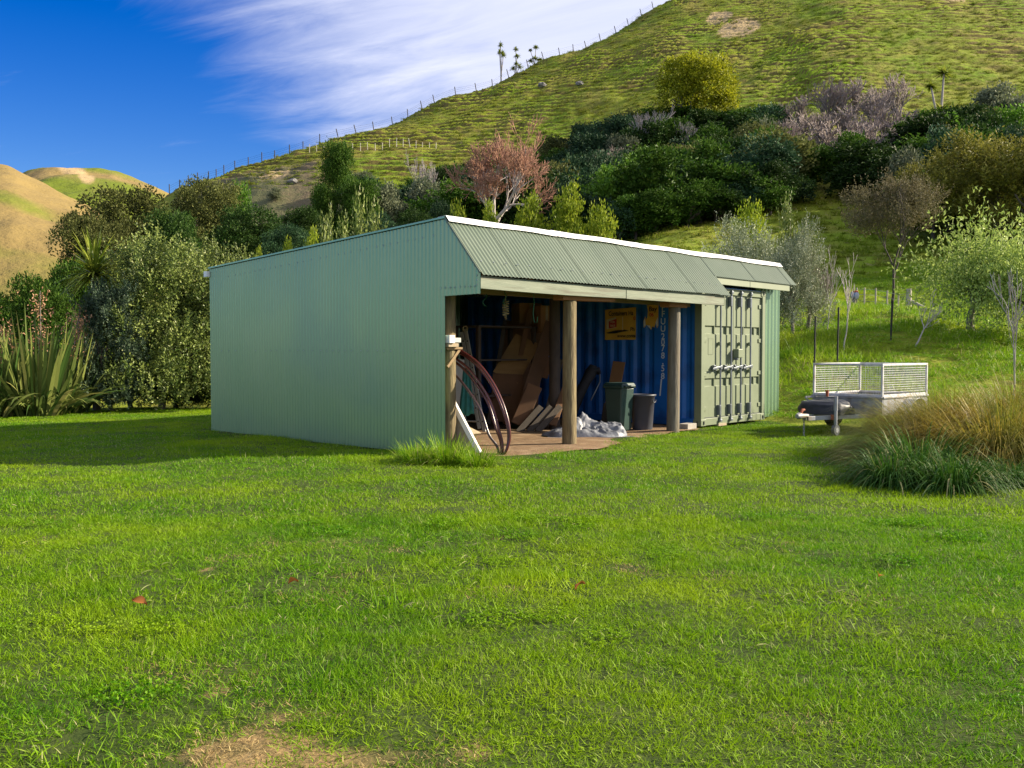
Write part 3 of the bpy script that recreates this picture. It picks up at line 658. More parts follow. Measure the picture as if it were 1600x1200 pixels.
    # little white gutter end at the back corner
    mb = MB(); mb.box((-0.06, LEN_Y + 0.02, EAVE_B - 0.10), (0.07, 0.10, 0.10)); mb.build('gutter_end', M['white_flashing'], sh, bevel=0.006)
build_shed()

# ------------------------------------------------------------------ the shipping container
def text_mesh(s, size, mt, name='lettering', extr=0.0008, bold=0.0):
    cu = bpy.data.curves.new('txt', 'FONT'); cu.body = s; cu.size = size; cu.align_x = 'CENTER'; cu.align_y = 'CENTER'; cu.extrude = extr; cu.offset = size * bold
    ob = bpy.data.objects.new('txt', cu); COL.objects.link(ob); bpy.context.view_layer.update()
    dg = bpy.context.evaluated_depsgraph_get()
    me = bpy.data.meshes.new_from_object(ob.evaluated_get(dg)); bpy.data.objects.remove(ob); bpy.data.curves.remove(cu)
    me.name = name; me.materials.clear(); me.materials.append(mt)
    return me
CX0, CX1, CY0, CY1, CTOP = 6.25, 8.69, -0.25, 5.80, 2.62
def side_rot():   # text readable from inside the bay, on the container's left side (facing -x)
    return Matrix(((0, 0, -1), (-1, 0, 0), (0, 1, 0))).to_euler()
def build_container():
    c = empty('shipping_container', SHED_O, SHED_A, 'shipping container with pale green double doors and a blue ribbed side', 'container')
    BL, GR = M['blue_paint'], M['door_green']
    # corner posts, rails
    for (x, y, mt) in ((CX0 + 0.06, CY0 + 0.075, GR), (CX1 - 0.05, CY0 + 0.075, GR), (CX0 + 0.06, CY1 - 0.06, BL), (CX1 - 0.05, CY1 - 0.06, BL)):
        mb = MB(); mb.box((x, y, CTOP / 2 + 0.02), (0.12, 0.15, CTOP - 0.02)); mb.build('corner_post', mt, c, bevel=0.008)
    for z in (0.09, CTOP - 0.045):
        for x in (CX0 + 0.045, CX1 - 0.045):
            mb = MB(); mb.box((x, (CY0 + CY1) / 2 + 0.02, z), (0.075, CY1 - CY0 - 0.30, 0.13 if z < 1 else 0.07)); mb.build('side_rail', BL, c, bevel=0.006)
    # corrugated steel sides
    prof = [(0, 0), (0.072, 0), (0.140, 0.036), (0.212, 0.036), (0.278, 0)]
    for x, sgn in ((CX0 + 0.035, 1), (CX1 - 0.035, -1)):
        vs = []; y = CY0 + 0.15
        while y < CY1 - 0.14:
            for (a, d) in prof[:-1]:
                yy = min(y + a, CY1 - 0.13)
                if 0.50 <= yy <= 0.72: d = 0.0        # flat marking panel
                for z in (0.15, CTOP - 0.08): vs.append((x + sgn * d, yy, z))
            y += 0.278
        n = len(vs) // 2; mb = MB(); mb.add(vs, [(2 * i, 2 * i + 2, 2 * i + 3, 2 * i + 1) for i in range(n - 1)]); mb.build('side_panel', BL, c)
    mb = MB(); mb.box(((CX0 + CX1) / 2, (CY0 + CY1) / 2, CTOP - 0.01), (CX1 - CX0 - 0.02, CY1 - CY0 - 0.02, 0.012)); mb.build('roof_panel', BL, c)
    mb = MB(); mb.box(((CX0 + CX1) / 2, CY1 - 0.03, CTOP / 2), (CX1 - CX0 - 0.26, 0.03, CTOP - 0.2)); mb.build('end_panel', BL, c)
    # door end: sill, header, corner castings
    w = CX1 - CX0; xm = (CX0 + CX1) / 2 + 0.01
    mb = MB(); mb.box((xm, CY0 + 0.06, 0.095), (w - 0.23, 0.115, 0.13)); mb.build('door_sill', GR, c, bevel=0.006)
    mb = MB(); mb.box((xm, CY0 + 0.07, CTOP - 0.075), (w - 0.23, 0.12, 0.12)); mb.build('door_header', GR, c, bevel=0.006)
    for x in (CX0 + 0.0875, CX1 - 0.0775):
        for z in (0.085, CTOP - 0.05):
            mb = MB(); mb.box((x, CY0 + 0.083, z), (0.180, 0.176, 0.125)); o = mb.build('corner_casting', GR, c, bevel=0.008)
            mb = MB(); mb.tube([(x, CY0 - 0.0065, z - 0.03), (x, CY0 - 0.0065, z + 0.03)], 0.018, 8); mb.build('casting_hole', M['seal_dark'], o)
            mb = MB(); mb.tube([(x - 0.0905, CY0 + 0.083, z - 0.028), (x - 0.0905, CY0 + 0.083, z + 0.028)], 0.018, 8); mb.build('casting_hole', M['seal_dark'], o)
    # two door leaves with pressed channels
    zb, zt = 0.175, 2.475
    mid = xm
    def leaf(x0, x1, name_lbl, bars, hinge_side):
        yf = CY0 + 0.045
        d = empty('door', (0, 0, 0), 0); d.parent = c; d['label'] = name_lbl
        # face: fields at yf, channels 32 mm deep
        zs = [(zb, 0.74, 0), (0.74, 0.755, None), (0.755, 0.885, 0.032), (0.885, 0.90, None), (0.90, 1.715, 0), (1.715, 1.73, None), (1.73, 1.865, 0.032), (1.865, 1.88, None), (1.88, zt, 0)]
        vs, fs = [], []
        a, b = x0 + 0.045, x1 - 0.045
        key = [(zb, 0), (0.745, 0), (0.765, 0.034), (0.885, 0.034), (0.905, 0), (1.725, 0), (1.745, 0.034), (1.870, 0.034), (1.890, 0), (zt, 0)]
        for (z, dp) in key: vs += [(a, yf + dp, z), (b, yf + dp, z)]
        for i in range(len(key) - 1): fs.append((2 * i, 2 * i + 1, 2 * i + 3, 2 * i + 2))
        for (lo, hi) in ((2, 3), (6, 7)):
            pass
        mb = MB(); mb.add(vs, fs)
        # stiffener stubs in the channels
        for (z0, z1) in ((0.755, 0.895), (1.735, 1.88)):
            for t in (0.36, 0.80): mb.box((a + (b - a) * t, yf + 0.020, (z0 + z1) / 2), (0.022, 0.034, z1 - z0))
        # frame of the leaf, slightly proud
        mb.box((x0 + 0.0225, yf + 0.018, (zb + zt) / 2), (0.045, 0.044, zt - zb)); mb.box((x1 - 0.0225, yf + 0.018, (zb + zt) / 2), (0.045, 0.044, zt - zb))
        mb.box(((x0 + x1) / 2, yf + 0.019, zt - 0.012), (x1 - x0 - 0.092, 0.044, 0.05)); mb.box(((x0 + x1) / 2, yf + 0.013, zb + 0.10), (x1 - x0 - 0.092, 0.030, 0.20))
        mb.build('door_panel', GR, d)
        for x in bars:
            yb = yf - 0.062
            lb = MB(); lb.tube([(x, yb, 0.08), (x, yb, 2.56)], 0.018, 10); lo_ = lb.build('locking_bar', M['zinc'], d)
            for z in (0.30, 1.02, 1.55, 2.36):
                k = MB(); h = 0.19 if z in (0.30, 2.36) else 0.07
                k.box((x, yf - 0.040, z), (0.060, 0.052 if h < 0.1 else 0.072, h)); k.build('bar_bracket', M['zinc'] if h > 0.1 else GR, lo_, bevel=0.006)
            for z in (0.10, 2.53):
                k = MB(); k.box((x, yb - 0.008, z), (0.066, 0.05, 0.05)); k.box((x + 0.02, yb + 0.01, z + 0.03), (0.03, 0.05, 0.03)); k.build('bar_cam', M['zinc'], lo_, bevel=0.005)
            # handle: lever, hub and catch
            k = MB(); k.bar((x + 0.03, yb - 0.028, 1.125), (x - 0.30, yb - 0.020, 1.08), 0.014, 0.036); k.tube([(x, yb - 0.03, 1.10), (x, yb + 0.03, 1.10)], 0.034, 10)
            k.build('handle', M['zinc'], lo_, bevel=0.003)
            k = MB(); k.box((x - 0.20, yf - 0.035, 1.10), (0.05, 0.05, 0.10)); k.bar((x - 0.23, yf - 0.07, 1.14), (x - 0.17, yf - 0.07, 1.05), 0.02, 0.03); k.tube([(x - 0.2, yf - 0.09, 1.11), (x - 0.2, yf - 0.06, 1.11)], 0.028, 8)
            k.build('handle_catch', M['zinc'], lo_, bevel=0.003)
        for z in (0.34, 0.98, 1.62, 2.30):
            k = MB(); hx = x0 - 0.008 if hinge_side < 0 else x1 + 0.008
            k.box((hx - hinge_side * 0.045, yf - 0.012, z), (0.11, 0.016, 0.075)); k.tube([(hx + hinge_side * 0.012, yf - 0.018, z - 0.045), (hx + hinge_side * 0.012, yf - 0.018, z + 0.045)], 0.016, 8)
            k.build('hinge', GR, d, bevel=0.003)
        k = MB(); k.box(((x0 + x1) / 2, yf + 0.008, zb - 0.008), (x1 - x0, 0.05, 0.022)); k.build('door_seal', M['seal_dark'], d)
        return d
    xl, xr = CX0 + 0.135, CX1 - 0.125
    left = leaf(xl, mid - 0.006, 'left container door with a small outlined plate', (xl + 0.52, xl + 0.92), -1)
    right = leaf(mid + 0.006, xr, 'right container door hinged beside the ribbed sheet', (mid + 0.20, mid + 0.58), 1)
    mb = MB(); mb.box((mid, CY0 + 0.062, (zb + zt) / 2), (0.012, 0.03, zt - zb)); mb.build('door_seal', M['seal_dark'], c)
    for x, wd in ((xl - 0.006, 0.010), (xr + 0.006, 0.010)):
        mb = MB(); mb.box((x, CY0 + 0.075, (zb + zt) / 2), (wd, 0.06, zt - zb)); mb.build('door_seal', M['seal_dark'], c)
    mb = MB(); mb.box(((xl + xr) / 2, CY0 + 0.085, zt + 0.03), (xr - xl, 0.04, 0.045)); mb.build('door_seal', M['seal_dark'], c)
    # lock box over the meeting edge
    mb = MB(); mb.box((mid + 0.035, CY0 - 0.045, 1.37), (0.17, 0.12, 0.17)); lk = mb.build('lock_box', GR, c, bevel=0.012)
    mb = MB(); mb.box((mid - 0.02, CY0 - 0.04, 1.265), (0.055, 0.08, 0.05)); mb.build('padlock', M['zinc'], lk, bevel=0.01)
    # outlined plate on the left door
    mb = MB(); px, pz, w_, h_ = xl + 0.26, 1.50, 0.17, 0.30
    for (dx, dz, sx, sz) in ((0, h_ / 2, w_, 0.006), (0, -h_ / 2, w_, 0.006), (-w_ / 2, 0, 0.006, h_), (w_ / 2, 0, 0.006, h_)): mb.box((px + dx, CY0 + 0.043, pz + dz), (sx, 0.006, sz))
    mb.box((px, CY0 + 0.0445, pz), (w_ - 0.012, 0.004, h_ - 0.012)); mb.build('data_plate', GR, left)
    # the registration painted down the blue side
    zpx = [481, 491, 502.5, 514, 526, 535, 544.5, 556, 565, 576, 588]
    for ch, zp in zip('FFUU2078,58', zpx):
        z = P(1034, zp, 18.24).z
        me = text_mesh(ch, 0.165, M['white_ink'], 'painted_character', bold=0.012)
        o = link('painted_character', me, c, (CX0 + 0.0325, 0.61, z), side_rot())
    mb = MB(); mb.box((CX0 + 0.0315, 0.655, 0.72), (0.002, 0.028, 0.32), (0.10, 0, 0)); mb.build('paint_stroke', M['white_ink'], c)
build_container()

def build_sign():
    """Torn yellow advertising sheet on the container side: two remaining pieces."""
    R = side_rot()
    def wavy(name, y0, y1, z0, z1, outline=None):
        root = empty(name, S(CX0, (y0 + y1) / 2, (z0 + z1) / 2), SHED_A)
        return root
    x = CX0 + 0.022
    # main piece
    yc, zc, w, h = 1.60, 1.935, 0.74, 0.60
    s = empty('yellow_sign', S(x, yc, zc), SHED_A, 'large yellow advertising sign picturing a container, fixed to the blue side', 'sign')
    def sheet(parent, pts, x_amp=0.006):
        n = len(pts); f = [(x_amp * math.sin(p[0] * 22), -p[0], p[1]) for p in pts]; b = [(v[0] + 0.003, v[1], v[2]) for v in f]
        mb = MB(); mb.add(f + b, [tuple(range(n)), tuple(range(2 * n - 1, n - 1, -1))] + [(i, i + n, (i + 1) % n + n, (i + 1) % n) for i in range(n)])
        return mb.build('sign_sheet', M['sign_yellow'], parent)
    # coordinates on the sign: a to the right as read, b up
    def panel(a0, a1, b0, b1, k=10):
        top = [(a0 + (a1 - a0) * i / k, b1 + 0.012 * (i / k)) for i in range(k + 1)]; bot = [(a1 - (a1 - a0) * i / k, b0) for i in range(k + 1)]
        return top + bot
    k = 12; vs = []
    for i in range(k + 1):
        a = -w / 2 + w * i / k
        for b in (-h / 2, h / 2 + 0.03 * i / k): vs.append((0.005 * math.sin(a * 24), -a, b))
    mb = MB(); mb.add(vs, [(2 * i, 2 * i + 2, 2 * i + 3, 2 * i + 1) for i in range(k)]); o = mb.build('sign_sheet', M['sign_yellow'], s)
    sd = o.modifiers.new('thick', 'SOLIDIFY'); sd.thickness = 0.003
    def put(txt, size, a, b, mt, parent=s, rot=0.0, sx=1.0):
        me = text_mesh(txt, size, mt, bold=0.022); o = link('lettering', me, parent, (-0.010, -a, b), R, (sx, 1, 1)); return o
    def shape(pts, mt, parent, name='printed_shape', dx=-0.0085):
        mb = MB(); n = len(pts); f = [(dx, -a, b) for a, b in pts]; g = [(dx + 0.001, -a, b) for a, b in pts]
        mb.add(f + g, [tuple(range(n)), tuple(range(2 * n - 1, n - 1, -1))]); return mb.build(name, mt, parent)
    put('Containers Ha', 0.125, 0.02, 0.215, M['black_ink'], sx=0.80)
    shape([(-0.33, -0.09), (-0.33, 0.10), (-0.10, 0.15), (-0.10, -0.06)], M['cream_ink'], s)
    shape([(-0.27, -0.075), (-0.27, 0.065), (-0.08, 0.115), (-0.08, -0.045)], M['red_ink'], s, dx=-0.0105)
    for (t, b) in (('FOR', 0.050), ('SALE', -0.020)): put(t, 0.055, -0.175, b, M['cream_ink']).location.x = -0.013
    shape([(-0.08, -0.09), (-0.08, 0.115), (0.06, 0.155), (0.22, 0.105), (0.22, -0.08), (0.06, -0.11)], M['sign_yellow'], s, dx=-0.0095)
    shape([(0.055, -0.11), (0.055, 0.152), (0.075, 0.150), (0.075, -0.108)], M['cream_ink'], s, dx=-0.0115)
    shape([(-0.33, -0.155), (-0.12, -0.115), (0.10, -0.100), (0.22, -0.125), (0.06, -0.145), (-0.12, -0.175), (-0.30, -0.175)], M['black_ink'], s)
    put('Ph', 0.105, 0.30, -0.10, M['black_ink']); put('www.conta', 0.095, 0.155, -0.225, M['black_ink']); put('0', 0.10, 0.345, 0.11, M['red_ink'])
    # torn end piece, ragged along its lower and left edges
    yc, zc = 0.875, 2.06
    t = empty('torn_sign_piece', S(x, yc, zc), SHED_A, 'small torn yellow sign remnant beside the painted registration letters', 'sign')
    pts = [(-0.095, 0.235), (0.165, 0.25), (0.165, -0.16), (0.13, -0.215), (0.105, -0.10), (0.07, -0.20), (0.03, -0.17), (0.0, -0.235), (-0.05, -0.19), (-0.10, -0.14), (-0.165, -0.20), (-0.175, -0.06), (-0.13, 0.02), (-0.12, -0.06), (-0.085, 0.0), (-0.07, 0.12)]
    mb = MB(); n = len(pts); f = [(0.006 * math.sin(a * 20), -a, b) for a, b in pts]; g = [(v[0] + 0.003, v[1], v[2]) for v in f]
    mb.add(f + g, [tuple(range(n)), tuple(range(2 * n - 1, n - 1, -1))] + [(i, i + n, (i + 1) % n + n, (i + 1) % n) for i in range(n)]); mb.build('sign_sheet', M['sign_yellow'], t)
    put('Bay', 0.125, 0.045, 0.155, M['black_ink'], t); put('06', 0.10, 0.015, 0.045, M['red_ink'], t)
    shape([(-0.165, -0.19), (-0.17, -0.07), (-0.135, -0.02), (-0.12, -0.15)], M['white_ink'], t); shape([(0.14, -0.19), (0.11, -0.10), (0.155, 0.0), (0.162, -0.15)], M['white_ink'], t); shape([(-0.09, -0.15), (-0.02, -0.16), (0.0, -0.225), (-0.05, -0.185)], M['white_ink'], t)
build_sign()

# ------------------------------------------------------------------ what stands in the bay
def slab(name, p0, p1, p3, thick, mt, label, cat, group=None, edge=None, part='board'):
    """Flat board with corners p0, p1 (along its length) and p3 (along its width); the root stands at p0."""
    p0, p1, p3 = Vector(p0), Vector(p1), Vector(p3)
    u = (p1 - p0); v = (p3 - p0); v = v - u * (v.dot(u) / u.length_squared); n = u.cross(v).normalized()
    if n.y > 0: n = -n
    q = [Vector((0, 0, 0)), u, u + v, v]
    mb = MB(); back = [x - n * thick for x in q]
    mb.add(q + back, [(0, 1, 2, 3), (7, 6, 5, 4), (0, 4, 5, 1), (1, 5, 6, 2), (2, 6, 7, 3), (3, 7, 4, 0)])
    o = mb.build(name, mt, None, p0, bevel=min(0.004, thick * 0.3)); tag(o, label, cat, group)
    return o

def build_contents():
    # white edged board leaning out at the wall end
    r = empty('leaning_board', P(750, 709, 13.28), 0, 'white edged weathered board leaning against the near end of the wall', 'board')
    p0 = Vector((0, 0, 0)); u = P(672, 560, 13.86) - P(750, 709, 13.28); w = P(712, 704, 13.50) - P(750, 709, 13.28); n = u.cross(w).normalized()
    if n.y > 0: n = -n
    mb = MB(); q = [p0, u, u + w, w]; mb.add(q + [x - n * 0.03 for x in q], [(0, 1, 2, 3), (7, 6, 5, 4), (0, 4, 5, 1), (1, 5, 6, 2), (2, 6, 7, 3), (3, 7, 4, 0)]); mb.build('face', M['weathered_board'], r)
    un = u.normalized(); wn = w.normalized()
    mb = MB(); q = [p0 + n * 0.022 - wn * 0.035, u + n * 0.022 - wn * 0.035, u + n * 0.022 + wn * 0.055, p0 + n * 0.022 + wn * 0.055]
    mb.add(q + [x - n * 0.06 for x in q], [(0, 1, 2, 3), (7, 6, 5, 4), (0, 4, 5, 1), (1, 5, 6, 2), (2, 6, 7, 3), (3, 7, 4, 0)]); mb.build('edge_strip', M['white_board'], r, bevel=0.004)
    slab('rusty_board', P(712, 706, 13.75), P(676, 600, 14.2), P(690, 702, 14.05), 0.02, M['rust_board'], 'rust orange board behind the white edged leaning board', 'board')
    # coil of dark red pipe
    loop = [(770, 717, 13.2), (788, 710, 13.1), (796, 688, 13.1), (795, 660, 13.12), (784, 624, 13.22), (766, 591, 13.4), (740, 562, 13.6), (705, 542, 13.9), (670, 536, 14.2), (632, 560, 14.5), (612, 604, 14.7), (614, 650, 14.7), (640, 690, 14.4), (690, 713, 13.9), (735, 719, 13.4)]
    coil = empty('pipe_coil', P(770, 717, 13.2), 0, 'coil of dark red pipe hoops standing at the wall end', 'pipe coil')
    o0 = P(770, 717, 13.2)
    rr = random.Random(4)
    for k in range(6):
        off = [0, -4, -1.5, -17, -21, -33][k]; dep = [0, .04, .08, .05, .1, .12][k]; dy = [0, 1, 3, 7, 10, 22][k]
        c = []
        for (px, py, Y) in loop:
            low = min(1.0, max(0.0, (717 - py) / 60.0))
            c.append(P(px + off * (0.25 + 0.75 * low) + rr.uniform(-1, 1), min(py + dy * low * 0.9, 716), Y + dep) - o0)
        n = len(c); pts = []
        for i in range(n):
            p_, a, b, d = c[i - 1], c[i], c[(i + 1) % n], c[(i + 2) % n]
            for t in (0, 0.25, 0.5, 0.75): pts.append(0.5 * ((2 * a) + (b - p_) * t + (2 * p_ - 5 * a + 4 * b - d) * t * t + (3 * a - p_ - 3 * b + d) * t ** 3))
        pts.append(pts[0]); mb = MB(); mb.tube(pts, 0.019, 8, caps=False); mb.build('pipe_loop', M['pipe_dark'] if k in (2, 5) else M['pipe_red'], coil)
    # timber ends on a bracket along the wall
    br = empty('wall_bracket', S(0.06, 0.05, 1.455), SHED_A, 'small timber bracket on the wall holding up timber ends', 'bracket')
    mb = MB(); mb.box((0.13, 0.0, 0), (0.30, 0.06, 0.03)); mb.bar((0.01, 0, -0.26), (0.24, 0, -0.02), 0.04, 0.03, up=(0, 1, 0)); mb.build('arm', M['frame_timber'], br)
    mb = MB(); mb.box((0.13, 1.5, 0), (0.30, 0.06, 0.03)); mb.bar((0.01, 1.5, -0.26), (0.24, 1.5, -0.02), 0.04, 0.03, up=(0, 1, 0)); mb.build('arm', M['frame_timber'], br)
    for (x0, x1, z0, z1, y0, mt, lab) in ((0.02, 0.125, 1.525, 1.635, -0.05, 'white_board', 'white painted timber end on the wall bracket'), (0.13, 0.31, 1.535, 1.60, 0.02, 'pale_panel', 'pale narrow timber end beside the white timber end'), (0.03, 0.225, 1.472, 1.523, -0.02, 'weathered_board', 'tan timber end lying under the white timber end')):
        mb = MB(); mb.box(((x1 - x0) / 2, 1.0, (z1 - z0) / 2), (x1 - x0, 2.0, z1 - z0)); o = mb.build('timber_length', M[mt], None, S(x0, y0, z0), (0, 0, SHED_A), bevel=0.004); tag(o, lab, 'timber')
    # extension ladder
    A, B = P(757, 675, 16.74), P(727, 514, 17.15)
    lad = empty('ladder', A, 0, 'aluminium extension ladder leaning among the stored things', 'ladder')
    d = B - A; side = Vector((-0.93, 0.36, 0)); nrm = d.cross(side).normalized()
    for k, (s_, back, t0, t1) in enumerate(((0.0, 0.0, 0.0, 1.0), (0.085, 0.0, 0.03, 0.97), (0.36, 0.0, 0.02, 0.98), (0.30, 0.10, 0.06, 0.93))):
        mb = MB(); o_ = side * s_ + nrm * back; mb.bar(d * t0 + o_, d * t1 + o_, 0.065, 0.028, up=nrm); mb.build('stile', M['aluminium'], lad, bevel=0.006)
    for k in range(7):
        mb = MB(); q = d * (0.10 + 0.13 * k); mb.tube([q - side * 0.0, q + side * 0.36], 0.016, 8); mb.build('rung', M['aluminium'], lad)
        for s_ in (0.0, 0.085):
            h = MB(); h.tube([q + side * s_ - Vector((0, 0.036, 0)), q + side * s_ - Vector((0, 0.030, 0))], 0.014, 8); h.build('rung_end', M['black_ink'], lad)
    mb = MB(); mb.tube([d * 1.0 + Vector((0.04 * math.cos(a), -0.035, 0.05 * math.sin(a))) for a in [k * math.pi / 8 for k in range(-2, 11)]], 0.014, 6); mb.build('top_cap', M['rope_tan'], lad)
    # pale panel, teal cloth
    slab('standing_panel', P(724, 652, 16.2), P(726, 562, 16.6), P(676, 664, 15.9), 0.03, M['pale_panel'], 'pale grey panel standing behind the pipe hoops', 'panel')
    mb = MB(); vs = []; n, m_ = 14, 12
    for i in range(n):
        for j in range(m_):
            t = j / (m_ - 1); s_ = i / (n - 1)
            vs.append(((s_ - 0.5) * 0.22 * (0.55 + 0.6 * t), 0.03 * math.sin(s_ * 17 + t * 2) * (0.3 + t), -0.75 * t + 0.02 * math.sin(s_ * 9)))
    mb.add(vs, [(i * m_ + j, (i + 1) * m_ + j, (i + 1) * m_ + j + 1, i * m_ + j + 1) for i in range(n - 1) for j in range(m_ - 1)], True)
    o = mb.build('teal_cloth', M['teal_cloth'], None, P(729, 578, 16.05)); o.modifiers.new('thick', 'SOLIDIFY').thickness = 0.008; tag(o, 'teal cloth hanging between the pale panel and the ladder', 'cloth')
    slab('floor_board', P(722, 678, 15.0), P(752, 676, 16.0), P(712, 650, 16.6), 0.02, M['weathered_board'], 'tan board lying low behind the white edged board', 'board')
    # boards and boxes stacked in the middle of the bay
    slab('large_brown_board', P(770, 655, 18.3), P(790, 500, 19.2), P(838, 655, 18.4), 0.018, M['brown_board'], 'tall dark brown board at the back of the stack', 'board')
    slab('plywood_sheet', P(770, 581, 17.9), P(806, 521, 18.35), P(817, 585, 17.9), 0.02, M['plywood'], 'tan plywood sheet tilted on top of the stack', 'plywood')
    slab('brown_sheet', P(766, 658, 17.6), P(770, 583, 17.85), P(815, 660, 17.6), 0.018, M['brown_board'], 'dark brown sheet standing below the tilted plywood', 'board')
    slab('long_brown_plank', P(801, 658, 17.2), P(853, 500, 18.1), P(824, 661, 17.25), 0.03, M['brown_board'], 'long brown plank leaning right across the stack', 'plank')
    slab('wide_short_board', P(799, 659, 17.0), P(826, 598, 17.3), P(823, 662, 17.0), 0.02, M['brown_board'], 'short wide board at the foot of the long brown plank', 'board')
    slab('off_cut', P(842, 588, 17.7), P(852, 556, 17.9), P(856, 590, 17.7), 0.02, M['brown_board'], 'small brown offcut beside the dark inner post', 'board')
    for k, (px, py, lab) in enumerate(((806, 672, 'left of three grey timber offcuts leaning low'), (822, 672, 'middle of three grey timber offcuts leaning low'), (836, 671, 'right of three grey timber offcuts leaning low'))):
        slab('timber_offcut', P(px, py, 16.75), P(px + 36, py - 40, 17.1), P(px + 10, py + 3, 16.75), 0.04, M['grey_timber'], lab, 'timber')
    for (px, py, Y, w, h, lab) in ((830, 506, 18.5, 0.48, 0.40, 'brown cardboard box on top of the stack'), (855, 520, 18.3, 0.26, 0.52, 'narrow cardboard box beside the dark inner post')):
        b = empty('cardboard_box', P(px, py, Y), SHED_A * 0.55, lab, 'box')
        mb = MB(); mb.box((0, 0.2, h / 2), (w, 0.36, h)); mb.build('carton', M['cardboard'], b, bevel=0.005)
        mb = MB(); mb.box((0, 0.0182, h * 0.5), (0.05, 0.002, h * 0.98)); mb.build('tape', M['weathered_board'], b)
    for k, (px, Y, x1, y1, w_, lab) in enumerate(((846, 17.5, 872, 560, 9, 'narrow dark plank leaning beside the inner post'), (786, 18.0, 826, 480, 8, 'narrow dark batten rising behind the plywood'), (760, 17.9, 786, 500, 7, 'dark batten left of the plywood stack'), (858, 17.2, 880, 600, 12, 'short dark board behind the front post'))):
        slab('dark_plank', P(px, 662, Y - 0.3), P(x1, y1, Y + 0.4), P(px + w_, 663, Y - 0.3), 0.03, M['brown_board'] if k % 2 else M['grey_timber'], lab, 'plank')
    # shelf rack that carries the boxes
    rk = empty('timber_rack', S(3.9, 2.75, 0), SHED_A, 'dark timber rack behind the stacked boards', 'rack')
    for x in (-0.75, 0.75):
        for y in (-0.3, 0.3):
            mb = MB(); mb.box((x, y, 0.93), (0.07, 0.07, 1.86)); mb.build('leg', M['bark_dark'], rk)
    for z in (0.6, 1.25, 1.86):
        mb = MB(); mb.box((0, 0, z), (1.6, 0.72, 0.03)); mb.build('shelf', M['bark_dark'], rk)
    # crumpled silver tarpaulin
    n, m_ = 74, 46; vs = []
    for i in range(n):
        for j in range(m_):
            s_, t = i / (n - 1) * 2 - 1, j / (m_ - 1) * 2 - 1
            e = max(0.0, 1 - abs(s_) ** 2.6 - abs(t) ** 2.4)
            rg = abs(float(vnoise(s_ * 2.6 + 3, t * 1.9, 81))) * 0.5 + abs(float(vnoise(s_ * 6 + t * 2, t * 4.6 - s_, 82))) * 0.36 + abs(float(vnoise(s_ * 13, t * 10 + 3 * s_, 83))) * 0.14
            pk = 0.32 * math.exp(-((s_ + 0.10) / 0.25) ** 2 - ((t - 0.25) / 0.35) ** 2)
            z = (e ** 0.5) * (0.10 + 0.30 * (1 - 1.3 * rg)) * (0.85 + 0.25 * s_) + 0.85 * pk * e ** 0.3 * (1.1 - 0.7 * rg)
            vs.append((s_ * 0.72 + 0.07 * float(vnoise(s_ * 3, t * 3, 84)), t * 0.36 + 0.06 * float(vnoise(s_ * 3, t * 3, 85)), z * 0.72))
    mb = MB(); mb.add(vs, [(i * m_ + j, (i + 1) * m_ + j, (i + 1) * m_ + j + 1, i * m_ + j + 1) for i in range(n - 1) for j in range(m_ - 1)], True)
    o = mb.build('tarpaulin', M['tarp'], None, P(918, 682, 15.95) + Vector((0, 0, 0)), (0, 0, 0.08)); o.location.z = 0.012; tag(o, 'crumpled silver grey tarpaulin on the dirt behind the front post', 'tarpaulin')
    # bins
    b = empty('green_bin', S(4.62, 0.42, 0.01), SHED_A, 'square dark green bin with a lid beside the round bin', 'bin')
    def frustum(mb, w0, w1, z0, z1, d0=None, d1=None):
        d0, d1 = d0 or w0, d1 or w1
        mb.add([(sx * w / 2, sy * d / 2, z) for (w, d, z) in ((w0, d0, z0), (w1, d1, z1)) for (sx, sy) in ((-1, -1), (1, -1), (1, 1), (-1, 1))], [(3, 2, 1, 0), (4, 5, 6, 7), (0, 1, 5, 4), (1, 2, 6, 5), (2, 3, 7, 6), (3, 0, 4, 7)])
    mb = MB(); frustum(mb, 0.31, 0.385, 0.0, 0.77); mb.build('body', M['bin_green'], b, bevel=0.03)
    mb = MB(); frustum(mb, 0.415, 0.415, 0.755, 0.80); mb.build('rim', M['bin_green'], b, bevel=0.012)
    mb = MB(); frustum(mb, 0.425, 0.36, 0.802, 0.85); mb.build('lid', M['bin_green'], b, bevel=0.014)
    mb = MB(); mb.tube([(-0.15, -0.225, 0.79), (0.15, -0.225, 0.79)], 0.016, 8); mb.build('handle', M['bin_green'], b)
    b = empty('round_bin', S(5.05, 0.22, 0.01), SHED_A, 'round dark grey plastic bin between the green bin and grey post', 'bin')
    mb = MB(); prof = [(0.165, 0.0), (0.175, 0.02), (0.215, 0.60), (0.238, 0.605), (0.240, 0.635), (0.222, 0.64), (0.205, 0.60), (0.165, 0.03)]; n = 32
    vs = [(r * math.cos(2 * math.pi * k / n), r * math.sin(2 * math.pi * k / n), z) for (r, z) in prof for k in range(n)]
    mb.add(vs, [(j * n + k, j * n + (k + 1) % n, (j + 1) * n + (k + 1) % n, (j + 1) * n + k) for j in range(len(prof) - 1) for k in range(n)], True); mb.add(vs[-n:], [tuple(range(n))]); mb.add(vs[:n], [tuple(range(n - 1, -1, -1))]); mb.build('body', M['bin_grey'], b)
    for s_ in (-1, 1):
        mb = MB(); mb.tube([(0.05 * math.cos(a), s_ * (0.225 + 0.02), 0.545 - 0.05 * math.sin(a)) for a in [k * math.pi / 6 for k in range(7)]], 0.010, 6); mb.build('handle', M['bin_grey'], b)
    # black bag and the board behind it
    bag = empty('black_bag', S(5.42, 1.95, 0.02), SHED_A, 'tall black padded bag leaning at the blue container side', 'bag')
